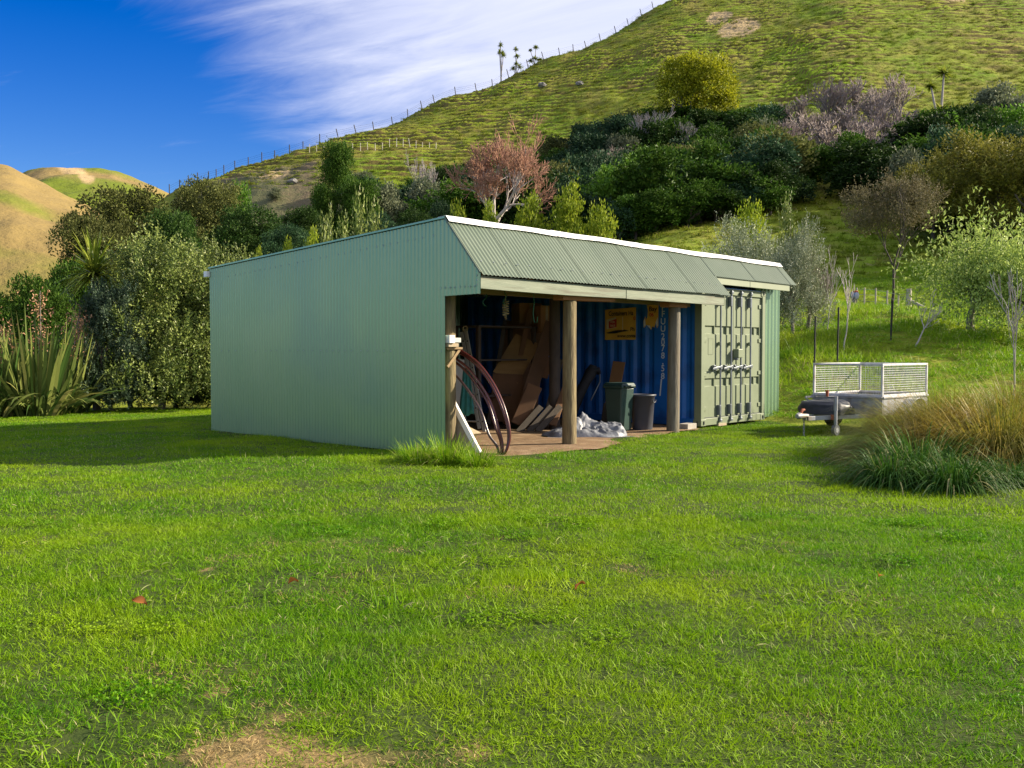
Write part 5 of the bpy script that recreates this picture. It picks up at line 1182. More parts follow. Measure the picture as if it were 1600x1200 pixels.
def build_protos():
    DK = ('leaf_dark', 'leaf_teal', 'leaf_mid', 'leaf_greyish', 'leaf_bright', 'leaf_olive')
    shapes = []
    for v in range(4):
        lobes = rnd_lobes(100 + v, 17, 0.44, 0.88, 0.22, (0.10, 0.24)) + [(0, 0, 0.46, 0.28, 0.28)]
        shapes.append(lobes)
    for i, m_ in enumerate(DK):
        for v in range(2):
            lobes = shapes[(i + v * 2) % 4]
            me = clump_crown('crown', 200 + i * 7 + v, lobes, 560, 9, 0.058, 0.034, 0.036, M[m_], up=0.35, inner=0.25, spread=0.8)
            proto((m_, v), ('crown', me), ('trunk', trunk_mesh('trunk', 300 + i * 3 + v, M['bark_dark'])))
    for i, (m_, kn) in enumerate((('leaf_olive', 'fine_olive'), ('leaf_dark', 'fine_dark'), ('leaf_teal', 'fine_teal'), ('leaf_mid', 'fine_mid'))):
        for v in range(2):
            lobes = rnd_lobes(130 + i * 2 + v, 26, 0.45, 0.88, 0.18, (0.09, 0.20)) + [(0, 0, 0.46, 0.28, 0.28)]
            proto((kn, v), ('crown', clump_crown('crown', 260 + i * 5 + v, lobes, 1900, 9, 0.030, 0.017, 0.022, M[m_], up=0.35, inner=0.25, spread=0.8)), ('trunk', trunk_mesh('trunk', 330 + i * 3 + v, M['bark_dark'])))
    # rounded golden tree, feathery golden shrub
    proto(('round_yellow', 0), ('crown', clump_crown('crown', 401, [(0, 0, 0.58, 0.42, 0.36), (-0.22, 0, 0.42, 0.26, 0.24), (0.25, 0.05, 0.40, 0.26, 0.22), (0.0, -0.2, 0.5, 0.3, 0.3)] + rnd_lobes(402, 12, 0.45, 0.85, 0.3, (0.1, 0.17)), 1500, 8, 0.034, 0.022, 0.020, M['leaf_yellow'], up=0.5, inner=0.12)), ('trunk', trunk_mesh('trunk', 403, M['bark_grey'], r=0.025)))
    proto(('kanuka', 0), ('crown', shoots_crown('crown', 411, rnd_lobes(412, 22, 0.60, 0.80, 0.22, (0.12, 0.22), 0.7), 1900, 9, 0.085, 0.034, 0.012, M['leaf_gold'], lean=0.55, inner=0.2)), ('trunk', trunk_mesh('trunk', 413, M['bark_dark'], r=0.03, spread=0.8)))
    proto(('kanuka_olive', 0), ('crown', shoots_crown('crown', 415, rnd_lobes(416, 20, 0.50, 0.85, 0.22, (0.12, 0.22), 0.7), 1500, 9, 0.085, 0.036, 0.014, M['leaf_olive'], lean=0.55, inner=0.2)), ('trunk', trunk_mesh('trunk', 417, M['bark_dark'], r=0.03, spread=0.8)))
    # near shrubs with leafy shoots
    lob = rnd_lobes(421, 34, 0.42, 0.86, 0.06, (0.10, 0.17), 1.0) + [(0.30 * math.cos(a), 0.30 * math.sin(a), 0.12, 0.15, 0.13) for a in (0, 0.8, 1.6, 2.4, 3.2, 4, 4.8, 5.6)] + [(0, 0, 0.45, 0.30, 0.36)]
    proto(('olearia', 0), ('crown', shoots_crown('crown', 422, lob, 3600, 11, 0.085, 0.024, 0.0115, M['leaf_olearia'], lean=0.45, inner=0.35)), ('trunk', trunk_mesh('trunk', 423, M['bark_grey'], r=0.022, h=0.5, kids=(5, 3))))
    lob = rnd_lobes(424, 30, 0.40, 0.88, 0.06, (0.10, 0.16), 1.1) + [(0.28 * math.cos(a), 0.28 * math.sin(a), 0.12, 0.14, 0.13) for a in (0, 1, 2, 3, 4, 5)] + [(0, 0, 0.42, 0.28, 0.34)]
    proto(('olearia', 1), ('crown', shoots_crown('crown', 425, lob, 2800, 11, 0.10, 0.024, 0.011, M['leaf_olearia'], lean=0.35, inner=0.35)), ('trunk', trunk_mesh('trunk', 426, M['bark_grey'], r=0.022, h=0.5, kids=(5, 3))))
    proto(('hedge_shade', 0), ('crown', shoots_crown('crown', 427, rnd_lobes(428, 24, 0.30, 0.88, 0.06, (0.10, 0.16), 1.1) + [(0.2 * math.cos(a), 0.2 * math.sin(a), 0.10, 0.14, 0.12) for a in (0, 1.2, 2.4, 3.6, 4.8)] + [(0, 0, 0.4, 0.24, 0.36)], 2400, 11, 0.075, 0.026, 0.013, M['leaf_hedge_shade'], lean=0.6, inner=0.35)), ('trunk', trunk_mesh('trunk', 429, M['bark_dark'], r=0.022, h=0.5)))
    proto(('silver', 0), ('crown', shoots_crown('crown', 431, rnd_lobes(432, 28, 0.46, 0.84, 0.08, (0.11, 0.18), 0.9) + [(0.32 * math.cos(a), 0.32 * math.sin(a), 0.12, 0.16, 0.13) for a in (0, 1, 2, 3, 4, 5)] + [(0, 0, 0.42, 0.34, 0.30)], 3000, 10, 0.11, 0.024, 0.010, M['leaf_silver'], lean=0.5, inner=0.3)), ('trunk', trunk_mesh('trunk', 433, M['bark_grey'], r=0.022, kids=(5, 3))))
    proto(('upright', 0), ('crown', shoots_crown('crown', 434, [(0, 0, 0.35, 0.16, 0.30), (0.1, 0, 0.3, 0.12, 0.22), (-0.1, 0.05, 0.3, 0.12, 0.24), (0, 0, 0.7, 0.06, 0.2)], 300, 10, 0.16, 0.050, 0.022, M['leaf_olearia'], lean=0.2, inner=0.4)), ('trunk', trunk_mesh('trunk', 435, M['bark_grey'], r=0.02, h=0.7, kids=(3, 2), spread=0.3)))
    # lime cones
    for v in range(2):
        r = random.Random(440 + v); cone = []
        for k in range(26): t = k / 25; cone.append((r.gauss(0, 0.05), r.gauss(0, 0.05), 0.14 + 0.74 * t, 0.25 * math.sin(math.pi * (0.30 + 0.62 * t)) ** 0.9 + 0.02, 0.12))
        proto(('cone', v), ('crown', clump_crown('crown', 442 + v, cone, 900, 8, 0.036, 0.022, 0.022, M['leaf_lime'], up=0.6, inner=0.15)), ('trunk', trunk_mesh('trunk', 444 + v, M['bark_dark'], r=0.016, h=0.6, kids=(2, 2), spread=0.2)))
    # mid green rounded shrub near at hand
    proto(('shrub_green', 0), ('crown', clump_crown('crown', 451, rnd_lobes(452, 18, 0.45, 0.85, 0.15, (0.14, 0.22), 0.9) + [(0, 0, 0.4, 0.36, 0.34)], 1500, 9, 0.036, 0.020, 0.026, M['leaf_mid'], up=0.3, inner=0.3)), ('trunk', trunk_mesh('trunk', 453, M['bark_dark'], r=0.02)))
    # twiggy tree: bare forked trunks under a brown-green top
    sk = skeleton(461, 4, (4, 3, 3, 3), 0.34, 0.72, 0.46, 0.013, upward=0.14, wob=0.12, first=0.40)
    zm = max(p.z for b in sk for p in b[0]); xm_ = max(math.hypot(p.x, p.y) for b in sk for p in b[0])
    sk = [([Vector((p.x * 0.45 / xm_, p.y * 0.45 / xm_, p.z * 0.93 / zm)) for p in b[0]], b[1], b[2]) for b in sk]
    limbs, twigs = skel_meshes('twiggy', sk, 3, M['bark_dark'], M['bark_dark'])
    proto(('twiggy', 0), ('trunk', limbs), ('twigs', twigs), ('crown', shoots_crown('crown', 462, rnd_lobes(463, 22, 0.42, 0.92, 0.56, (0.10, 0.16), 0.7), 1700, 8, 0.075, 0.024, 0.010, M['leaf_twiggy'], lean=0.8, inner=0.3)))
    # bare trees
    sk = skeleton(471, 7, (5, 3, 3, 3, 3, 3, 3), 0.30, 0.77, 0.62, 0.010, upward=0.13, wob=0.12, first=0.30, rshrink=0.64)
    limbs, twigs = skel_meshes('bare_red', sk, 5, M['bark_pale'], M['twig_red'], rmin=0.0008); proto(('bare_red', 0), ('trunk', limbs), ('twigs', twigs))
    for v in range(2):
        sk = skeleton(481 + v, 5, (6, 4, 3, 3, 3), 0.26, 0.76, 0.55, 0.014, upward=0.15, wob=0.14, first=0.35, rshrink=0.62)
        limbs, twigs = skel_meshes('bare_grey', sk, 3, M['bark_grey'], M['twig_grey'], rmin=0.0014); proto(('bare_grey', v), ('trunk', limbs), ('twigs', twigs))
    sk = skeleton(485, 5, (4, 3, 3, 3, 3), 0.30, 0.74, 0.48, 0.016, upward=0.15, wob=0.10, first=0.5, rshrink=0.62)
    limbs, twigs = skel_meshes('bare_pale', sk, 3, M['bark_pale'], M['twig_pale'], rmin=0.0014); proto(('bare_pale', 0), ('trunk', limbs), ('twigs', twigs))
    for v in range(3):
        sk = skeleton(490 + v, 4, (4, 3, 2, 2), 0.36, 0.74, 0.46, 0.0085, upward=0.22, wob=0.16, first=0.55, rshrink=0.62)
        limbs, twigs = skel_meshes('sapling', sk, 2, M['bark_pale'], M['twig_pale'], rmin=0.0022); proto(('sapling', v), ('trunk', limbs), ('twigs', twigs))
    # willow: arching sprays of small leaves
    r = np.random.default_rng(501); tips = []
    sk = skeleton(502, 3, (6, 4, 3), 0.36, 0.76, 0.72, 0.013, upward=0.12, wob=0.16, first=0.16, tips=tips)
    limbs, twigs = skel_meshes('willow', sk, 2, M['bark_grey'], M['bark_grey'], rmin=0.002)
    pos, dirs, rn = [], [], []
    for (pts, rads, lv) in sk:
        if lv < 2: continue
        for rep in range(6):
            p0 = np.array(pts[1 + rep % 3]); d0 = np.array((pts[-1] - pts[0]).normalized()) + r.normal(size=3) * 0.55; d0[2] *= 0.6; d0 = d0 / np.linalg.norm(d0); ln = r.uniform(0.12, 0.26); c = r.normal(0.45, 0.2)
            for t in np.linspace(0.05, 1, 16):
                p = p0 + d0 * ln * t + np.array([0, 0, -0.28 * ln * t * t]); pos.append(p + r.normal(size=3) * 0.004); dirs.append(d0 * 0.5 + r.normal(size=3) * 0.8 + np.array([0, 0, -0.2])); rn.append(np.clip(c + r.normal(0, 0.15), 0, 1))
    n = len(pos); me = leaf_mesh('crown', np.array(pos), np.array(dirs), 0.014 * r.uniform(0.6, 1.2, n), 0.0055 * r.uniform(0.7, 1.2, n), np.array(rn), M['leaf_willow'], r)
    proto(('willow', 0), ('trunk', limbs), ('twigs', twigs), ('crown', me))
    # cabbage tree heads: one near (single big head) and branched ones for the skyline
    def heads(seed, cs, n, L, W):
        r = np.random.default_rng(seed); b, d, l = [], [], []
        for (x, y, z, s) in cs:
            q = unit(r.normal(size=(n, 3))); q[:, 2] = np.abs(q[:, 2]) * 0.9 - 0.30; b.append(np.tile([[x, y, z]], (n, 1)) + r.normal(size=(n, 3)) * 0.008); d.append(q); l.append(np.full(n, L * s) * r.uniform(0.75, 1.1, n))
        return [('leaf_head', strip_mesh('leaf_head', bb, dd, ll, np.full(len(ll), W), 0.22, M['leaf_cabbage'], r, nseg=4)) for bb, dd, ll in zip(b, d, l)]
    mb = MB(); mb.tube([(0, 0, -0.02), (0.02, 0, 0.35), (0.0, 0, 0.70)], [0.035, 0.028, 0.024], 8)
    me = bpy.data.meshes.new('trunk'); me.from_pydata(mb.v, [], mb.f); me.materials.append(M['bark_grey']); proto(('cabbage_near', 0), ('trunk', me), *heads(511, [(0, 0, 0.70, 1.0)], 230, 0.34, 0.024))
    for v, cs in enumerate(([(-0.02, 0, 0.93, 1), (-0.06, 0, 0.76, 1), (0.10, 0, 0.68, 1.1), (0.05, 0.05, 0.74, 1)], [(0.0, 0, 0.92, 1), (0.05, 0, 0.70, 1.2), (-0.10, 0, 0.28, 1.2), (0.14, 0, 0.34, 1.4), (0.02, 0, 0.45, 1)], [(0.05, 0, 0.90, 1.2), (-0.16, 0, 0.78, 0.8), (0.02, 0, 0.42, 1.4), (0.20, 0, 0.38, 1.2), (-0.15, 0, 0.32, 1.2)])):
        mb = MB()
        for (x, y, z, s) in cs: mb.tube([(0, 0, -0.03), (x * 0.25, y * 0.2, z * 0.4), (x, y, z)], [0.022, 0.016, 0.011], 6)
        me = bpy.data.meshes.new('trunk'); me.from_pydata(mb.v, [], mb.f); me.materials.append(M['bark_pale']); proto(('cabbage', v), ('trunk', me), *heads(520 + v, cs, 70, 0.14, 0.028))
build_protos()

def plant(name, key, px, Y, h, width, label, group=None, rz=None, cat='tree', sink=0.0, loc=None):
    """A plant with its own copies of the parts of its kind; h and width in metres."""
    p = Vector(loc) if loc is not None else at(px, Y)
    o = empty(name, (p.x, p.y, p.z - sink), rz if rz is not None else random.random() * 6.28, label, cat, group)
    o.scale = (width, width, h)
    for (pn, me) in PROTO[key]: link(pn, me, o)
    return o
def plant_px(name, key, px, Y, py_top, wpx, label, group=None, kw=1.0, **k):
    h = max(0.8, height_to(px, py_top, Y)); return plant(name, key, px, Y, h, wpx / F * Y * kw, label, group, **k)

def build_plants():
    # ---- left of the shed
    plant_px('leafy_shrub', ('olearia', 0), 252, 23.6, 372, 235, 'tall pale olive shrub left of the green wall, largest of the hedge', cat='shrub')
    plant_px('leafy_shrub', ('olearia', 1), 345, 24.8, 380, 200, 'pale olive shrub directly behind the back corner of the green wall', cat='shrub')
    plant_px('shaded_hedge_shrub', ('hedge_shade', 0), 172, 22.4, 440, 105, 'narrow hedge shrub between the flax and the olive shrub, shade painted into its leaves', cat='shrub')
    plant_px('cabbage_palm', ('cabbage_near', 0), 150, 23.0, 352, 120, 'spiky yellow green cabbage tree head above the hedge', cat='tree')
    plant_px('green_shrub', ('shrub_green', 0), 62, 27.5, 432, 120, 'rounded dark green bush behind the flax flower stalks', cat='shrub', rz=0.3)
    plant_px('green_shrub', ('shrub_green', 0), 118, 31, 408, 110, 'dark green bush below the spiky cabbage tree', cat='shrub', rz=2.0)
    plant_px('green_shrub', ('shrub_green', 0), -30, 30, 455, 150, 'green bush at the left edge of the picture behind the flax', cat='shrub', rz=4.0)
    for (px, w, lab) in ((205, 130, 'low dark shrub filling the foot of the hedge at the left'), (275, 130, 'low dark shrub filling the foot of the hedge in the middle'), (335, 110, 'low dark shrub filling the foot of the hedge beside the wall')):
        plant_px('understorey_shrub', ('fine_dark', 0), px, 24.6, 565, w, lab, cat='shrub', sink=0.15)
    for (px, Y, top, w, key, lab) in ((205, 62, 293, 165, ('fine_olive', 0), 'olive tree under the yellow scar on the distant hill'), (140, 56, 332, 130, ('fine_olive', 1), 'low brown olive tree right of the brown far hill'),
            (330, 66, 281, 130, ('fine_olive', 0), 'rounded olive tree below the skyline fence'), (385, 60, 322, 120, ('fine_dark', 1), 'dark tree behind the back corner of the roof'), (272, 54, 330, 110, ('fine_dark', 0), 'dark tree between the two olive trees'),
            (374, 78, 287, 46, ('leaf_bright', 0), 'small bright green tree in front of the bare earth bank')):
        plant_px('broadleaf_tree', key, px, Y, top, w, lab)
    # ---- behind the long wall
    for (px, Y, top, w, key, lab) in ((440, 58, 352, 95, ('fine_teal', 0), 'dark blue green tree below the bare earth bank'), (478, 70, 325, 90, ('fine_dark', 0), 'dark tree right of the bare earth bank'), (528, 122, 222, 62, ('fine_mid', 0), 'tall green tree reaching the lower fence on the spur'),
            (507, 84, 290, 58, ('fine_mid', 1), 'green tree at the right end of the earth bank'), (560, 84, 278, 70, ('fine_mid', 0), 'mid green tree left of the small bare tree'), (610, 86, 285, 85, ('leaf_greyish', 0), 'grey green scrub left of the small bare tree'),
            (590, 62, 335, 80, ('fine_teal', 1), 'dark tree behind the upright silver saplings'), (645, 66, 330, 80, ('fine_dark', 1), 'dark tree below the small bare tree'), (690, 70, 318, 75, ('fine_teal', 0), 'dark tree left of the red bare tree trunk'), (700, 100, 262, 70, ('fine_dark', 0), 'dark tree between the bare grey tree and the red one')):
        plant_px('broadleaf_tree', key, px, Y, top, w, lab)
    for (px, Y, top, w, lab) in ((513, 31, 328, 48, 'leafy upright sapling rising left above the roof edge'), (537, 33, 338, 34, 'shorter leafy sapling in the group above the roof edge'), (562, 32, 300, 42, 'tallest slender sapling above the roof edge'), (585, 31.5, 318, 46, 'slender sapling at the right of the group above the roof')):
        plant_px('upright_sapling', ('upright', 0), px, Y, top, w, lab, cat='sapling')
    for k, (px, top, w, lab) in enumerate(((404, 388, 26, 'tiny lime green conifer peeping over the far roof end'), (450, 376, 26, 'small pointed lime green conifer over the sloping wall top'), (489, 358, 38, 'lime green conifer in front of the leafy sapling'), (717, 320, 42, 'small lime green conifer at the ridge peak'), (767, 317, 46, 'second small lime green conifer above the white ridge'), (830, 306, 78, 'broad lime green conifer above the white ridge'), (886, 291, 76, 'tallest lime green conifer of the row above the ridge'), (940, 320, 64, 'lime green conifer at the right end of the row'))):
        plant_px('lime_conifer', ('cone', k % 2), px, 36, top, w, lab, 'lime conifers behind the roof', cat='conifer')
    # ---- bare trees
    plant_px('bare_red_tree', ('bare_red', 0), 762, 80, 190, 205, 'large leafless tree with salmon red twigs above the roof', rz=0.6)
    plant_px('bare_grey_tree', ('bare_pale', 0), 662, 98, 240, 56, 'small pale leafless tree left of the red one')
    for (px, Y, top, w, key, lab) in ((1010, 118, 168, 70, ('bare_pale', 0), 'pale leafless tree left of the golden round tree'), (1062, 116, 185, 60, ('bare_pale', 0), 'pale leafless tree in front of the golden round tree'), (1195, 104, 228, 55, ('bare_grey', 0), 'small grey leafless tree left of the purple thicket'), (960, 108, 232, 45, ('bare_grey', 1), 'small grey leafless tree deep in the dark bush')):
        plant_px('bare_tree', key, px, Y, top, w, lab)
    for k, (px, Y, top, w) in enumerate(((1240, 118, 150, 90), (1285, 116, 128, 95), (1325, 114, 122, 90), (1360, 112, 140, 80), (1305, 104, 165, 120), (1255, 106, 180, 100), (1350, 102, 180, 100), (1405, 116, 118, 90), (1280, 97, 190, 130), (1330, 95, 195, 130), (1375, 104, 160, 110), (1235, 100, 190, 110), (1350, 93, 215, 110), (1255, 93, 220, 110), (1390, 97, 200, 90))):
        plant_px('leafless_shrub', ('bare_grey', k % 2), px, Y, top, w, 'purple grey leafless shrub massed in the thicket under the pasture', 'leafless thicket on the hillside', cat='shrub')
    # ---- singled out trees of the bush
    plant_px('round_golden_tree', ('round_yellow', 0), 1086, 130, 84, 130, 'large rounded golden green tree at the top of the dark bush', rz=0.5)
    plant_px('round_green_tree', ('leaf_bright', 1), 995, 92, 246, 60, 'bright green rounded tree in the middle of the dark bush')
    plant_px('cabbage_palm', ('cabbage', 2), 1463, 112, 106, 70, 'cabbage tree right of the purple thicket on the hillside')
    plant_px('golden_shrub_tree', ('kanuka', 0), 1545, 62, 205, 240, 'wide golden brown feathery tree at the right edge', rz=0.4)
    plant_px('golden_shrub_tree', ('kanuka', 0), 1455, 66, 250, 130, 'smaller golden brown feathery tree beside the twiggy tree', rz=2.4)
    plant_px('golden_shrub_tree', ('kanuka', 0), 1640, 58, 190, 220, 'golden brown feathery tree cut off by the right edge', rz=4.4)
    for (px, Y, top, w, key, lab) in ((1560, 108, 128, 95, ('leaf_greyish', 0), 'pale grey green tree below the pasture at the right'), (1600, 104, 150, 80, ('leaf_greyish', 1), 'pale grey green tree at the right edge below the pasture'), (1420, 100, 190, 90, ('leaf_mid', 1), 'green tree below the purple thicket'), (1480, 98, 180, 80, ('leaf_bright', 0), 'bright green flat topped tree right of the thicket'), (1515, 112, 165, 80, ('leaf_olive', 1), 'olive tree between the cabbage tree and the pale tree')):
        plant_px('broadleaf_tree', key, px, Y, top, w, lab)
    # ---- the dark bush: trees filling the gully, kept a crown's width apart
    rr = random.Random(17); placed = []
    MARKS = (('the red leafless tree', 770, 250), ('the golden round tree', 1086, 135), ('the purple thicket', 1300, 185), ('the bright green round tree', 995, 275), ('the hillside cabbage tree', 1463, 130), ('the golden feathery tree', 1530, 260), ('the small pale leafless tree', 662, 270), ('the tallest lime conifer', 886, 320), ('the silver shrubs', 1190, 365), ('the twiggy tree', 1385, 310), ('the slender roof saplings', 550, 330), ('the rounded olive tree', 330, 300))
    def where(px, ty):
        nm, mx, my = min(MARKS, key=lambda q: (q[1] - px) ** 2 + (q[2] - ty) ** 2); ddx, ddy = px - mx, ty - my
        rel = ('right of' if ddx > 0 else 'left of') if abs(ddx) > abs(ddy) * 1.2 else ('below' if ddy > 0 else 'above')
        if abs(ddx) > 25 and abs(ddy) > 25 and rel in ('below', 'above'): rel = ('low right of' if ddy > 0 else 'high right of') if ddx > 0 else ('low left of' if ddy > 0 else 'high left of')
        dd = math.hypot(ddx, ddy); return '%s %s %s' % ('close' if dd < 45 else ('slightly' if dd < 80 else ('well' if dd < 120 else 'far')), rel, nm)
    top_line = ([560, 620, 690, 850, 900, 950, 1000, 1060, 1150, 1200, 1300, 1400, 1460, 1560, 1700], [262, 300, 262, 222, 196, 180, 172, 168, 172, 166, 205, 200, 165, 165, 160])
    front = ([560, 700, 850, 1000, 1200, 1260, 1330, 1420, 1500, 1700], [88, 86, 80, 78, 80, 84, 88, 70, 66, 64])
    kinds = [('leaf_dark', 0), ('leaf_dark', 1), ('leaf_teal', 0), ('leaf_teal', 1), ('leaf_olive', 0), ('leaf_olive', 1), ('leaf_mid', 0), ('leaf_mid', 1), ('leaf_greyish', 1), ('leaf_bright', 0)]
    wts = [3.2, 3.2, 3, 3, 2, 2, 3.4, 3.4, 2.0, 1.0]
    LBL = {'leaf_olive': ('', 'olive trees in the gully'), 'leaf_dark': ('dark green evergreen tree packed into the bush in the gully', 'dark evergreens in the gully'), 'leaf_teal': ('blue green evergreen tree packed into the bush in the gully', 'blue green evergreens in the gully'),
           'leaf_mid': ('mid green tree showing among the dark evergreens in the gully', 'mid green trees in the gully'), 'leaf_greyish': ('pale grey green tree showing among the dark evergreens', 'pale trees in the gully'), 'leaf_bright': ('fresh green tree showing among the dark evergreens in the gully', 'fresh green trees in the gully')}
    tries = 0
    while tries < 9000 and len(placed) < 250:
        tries += 1
        Y = rr.uniform(64, 134); px = rr.uniform(560, 1690)
        if Y < np.interp(px, *front): continue
        X = (px - CX) / F * Y; w = rr.uniform(5.0, 8.2); h = rr.uniform(4.6, 7.4)
        if any((X - a) ** 2 + (Y - b) ** 2 < (0.46 * (w + c)) ** 2 * 0.42 for a, b, c in placed): continue
        topy = 548 - (ground_at(X, Y) + h - CAM_H) / Y * F
        lim = float(np.interp(px, *top_line))
        if topy < lim: h -= (lim - topy) * Y / F
        if h < 3.2: continue
        if 1205 < px < 1410 and 90 < Y: continue
        placed.append((X, Y, w)); key = rr.choices(kinds, wts)[0]
        ty = 548 - (ground_at(X, Y) + h * 0.7 - CAM_H) / Y * F
        sz = 'small' if w < 5.8 else ('large' if w > 7.3 else 'middling')
        kn = {'leaf_olive': 'olive green tree', 'leaf_dark': 'dark green evergreen', 'leaf_teal': 'dull green evergreen', 'leaf_mid': 'mid green tree', 'leaf_greyish': 'pale grey tree', 'leaf_bright': 'fresh green tree'}[key[0]]
        plant('bush_tree', key, px, Y, h, w, '%s %s of the bush, %s' % (sz, kn, where(px, ty)), LBL[key[0]][1], rz=rr.random() * 6.28, sink=0.5)
    # low edge of the bush along the foot of the gully
    for k in range(26):
        px = 880 + k * 14.5 + rr.uniform(-4, 4)
        if px > 1255: break
        Y = float(np.interp(px, *front)) - rr.uniform(0, 2.5); plant('bush_edge_shrub', rr.choice([('leaf_mid', 0), ('leaf_teal', 1), ('leaf_dark', 0), ('leaf_mid', 1)]), px, Y, rr.uniform(2.6, 4.0), rr.uniform(3.2, 4.6), 'leafy shrub edging the bush, ' + where(px, 350), 'shrubs edging the bush', cat='shrub', sink=0.3)
    for k in range(16):   # shrubs on the earth bank
        px = 290 + rr.uniform(0, 260); Y = rr.uniform(100, 132); q = at(px, Y); ty = 548 - (q.z + 1 - CAM_H) / Y * F
        plant('bank_shrub', rr.choice([('leaf_olive', 0), ('leaf_greyish', 1), ('leaf_teal', 0), ('leaf_olive', 1)]), px, Y, rr.uniform(1.6, 3.4), rr.uniform(2.2, 4.2), 'low scrubby shrub on the earth bank, ' + where(px, ty), 'scrub on the earth bank', cat='shrub', sink=0.3)
    # ---- right bank
    plant_px('silver_shrub', ('silver', 0), 1165, 32, 345, 150, 'silver grey shrub just behind the right end of the roof', cat='shrub', rz=1.0)
    plant_px('silver_shrub', ('silver', 0), 1238, 30, 348, 130, 'silver grey shrub right of the container roof', cat='shrub', rz=3.0)
    plant_px('silver_shrub', ('upright', 0), 1228, 38, 305, 36, 'slender silver sapling tip above the silver shrubs', cat='sapling')
    plant_px('lime_shrub', ('cone', 1), 1166, 36, 318, 70, 'yellow green shrub top behind the silver shrub', cat='shrub')
    plant_px('twiggy_tree', ('twiggy', 0), 1392, 48, 268, 160, 'dark forked tree with a brown twiggy top on the bank', rz=0.5)
    plant_px('willow', ('willow', 0), 1515, 28, 322, 260, 'light green willow with arching sprays on the bank', rz=0.3)
    plant_px('willow', ('willow', 0), 1622, 26, 335, 230, 'light green willow cut off by the right edge', rz=2.5)
    for (px, Y, top, w, v, lab, rz) in ((1292, 29, 385, 60, 0, 'thin leafless sapling right of the shed on the bank', 0.4), (1318, 25, 400, 50, 1, 'leafless sapling tied beside the second black stake', 2.0), (1583, 19.8, 420, 80, 2, 'white barked leafless sapling near the right edge', 1.0), (1462, 27, 440, 60, 1, 'leaning leafless sapling below the willow', 4.0)):
        o = plant_px('bare_sapling', ('sapling', v), px, Y, top, w, lab, cat='sapling', rz=rz)
        if px == 1462: o.rotation_euler = (0.1, 0.65, 0.2); o.location = at(1430, 25.5)
    plant_px('leafless_bush', ('bare_grey', 0), 1262, 30.5, 400, 70, 'brown leafless bush under the silver shrub', cat='shrub')
    # ---- skyline cabbage trees
    for (px, Y, top, w, v, lab) in ((783, 190, 66, 16, 0, 'tall slender cabbage tree standing on the hill skyline'), (806, 191, 73, 20, 1, 'middle of the three cabbage trees on the skyline'), (835, 193, 71, 24, 2, 'bushier cabbage tree on the skyline, right of the others')):
        q = at(px, Y); h = P(px, top, Y).z - q.z; plant('cabbage_palm', ('cabbage', v), px, Y, max(h, 3.0), w / F * Y, lab, 'cabbage trees on the skyline', rz=0.0)
    # ---- grey rocks on the pasture
    for (px, Y, lab) in ((905, 168, 'small pale rock on the pasture above the dark bush'), (847, 172, 'small pale rock on the pasture near the skyline trees'), (460, 136, 'pale grey rock in the earth bank')):
        n, m_ = 9, 6; vs = []
        for i in range(n):
            for j in range(m_ + 1):
                a = 6.283 * i / n; b = math.pi * j / m_; f = 1 + 0.3 * float(vnoise(a * 1.5 + px, b * 2, 3)); vs.append((0.8 * math.cos(a) * math.sin(b) * f, 0.6 * math.sin(a) * math.sin(b) * f, 0.45 * math.cos(b) * f))
        k = m_ + 1; mb = MB(); mb.add(vs, [(i * k + j, i * k + j + 1, ((i + 1) % n) * k + j + 1, ((i + 1) % n) * k + j) for i in range(n) for j in range(m_)]); o = mb.build('rock', M['stone'], None, at(px, Y) + Vector((0, 0, 0.15))); tag(o, lab, 'rock')
build_plants()

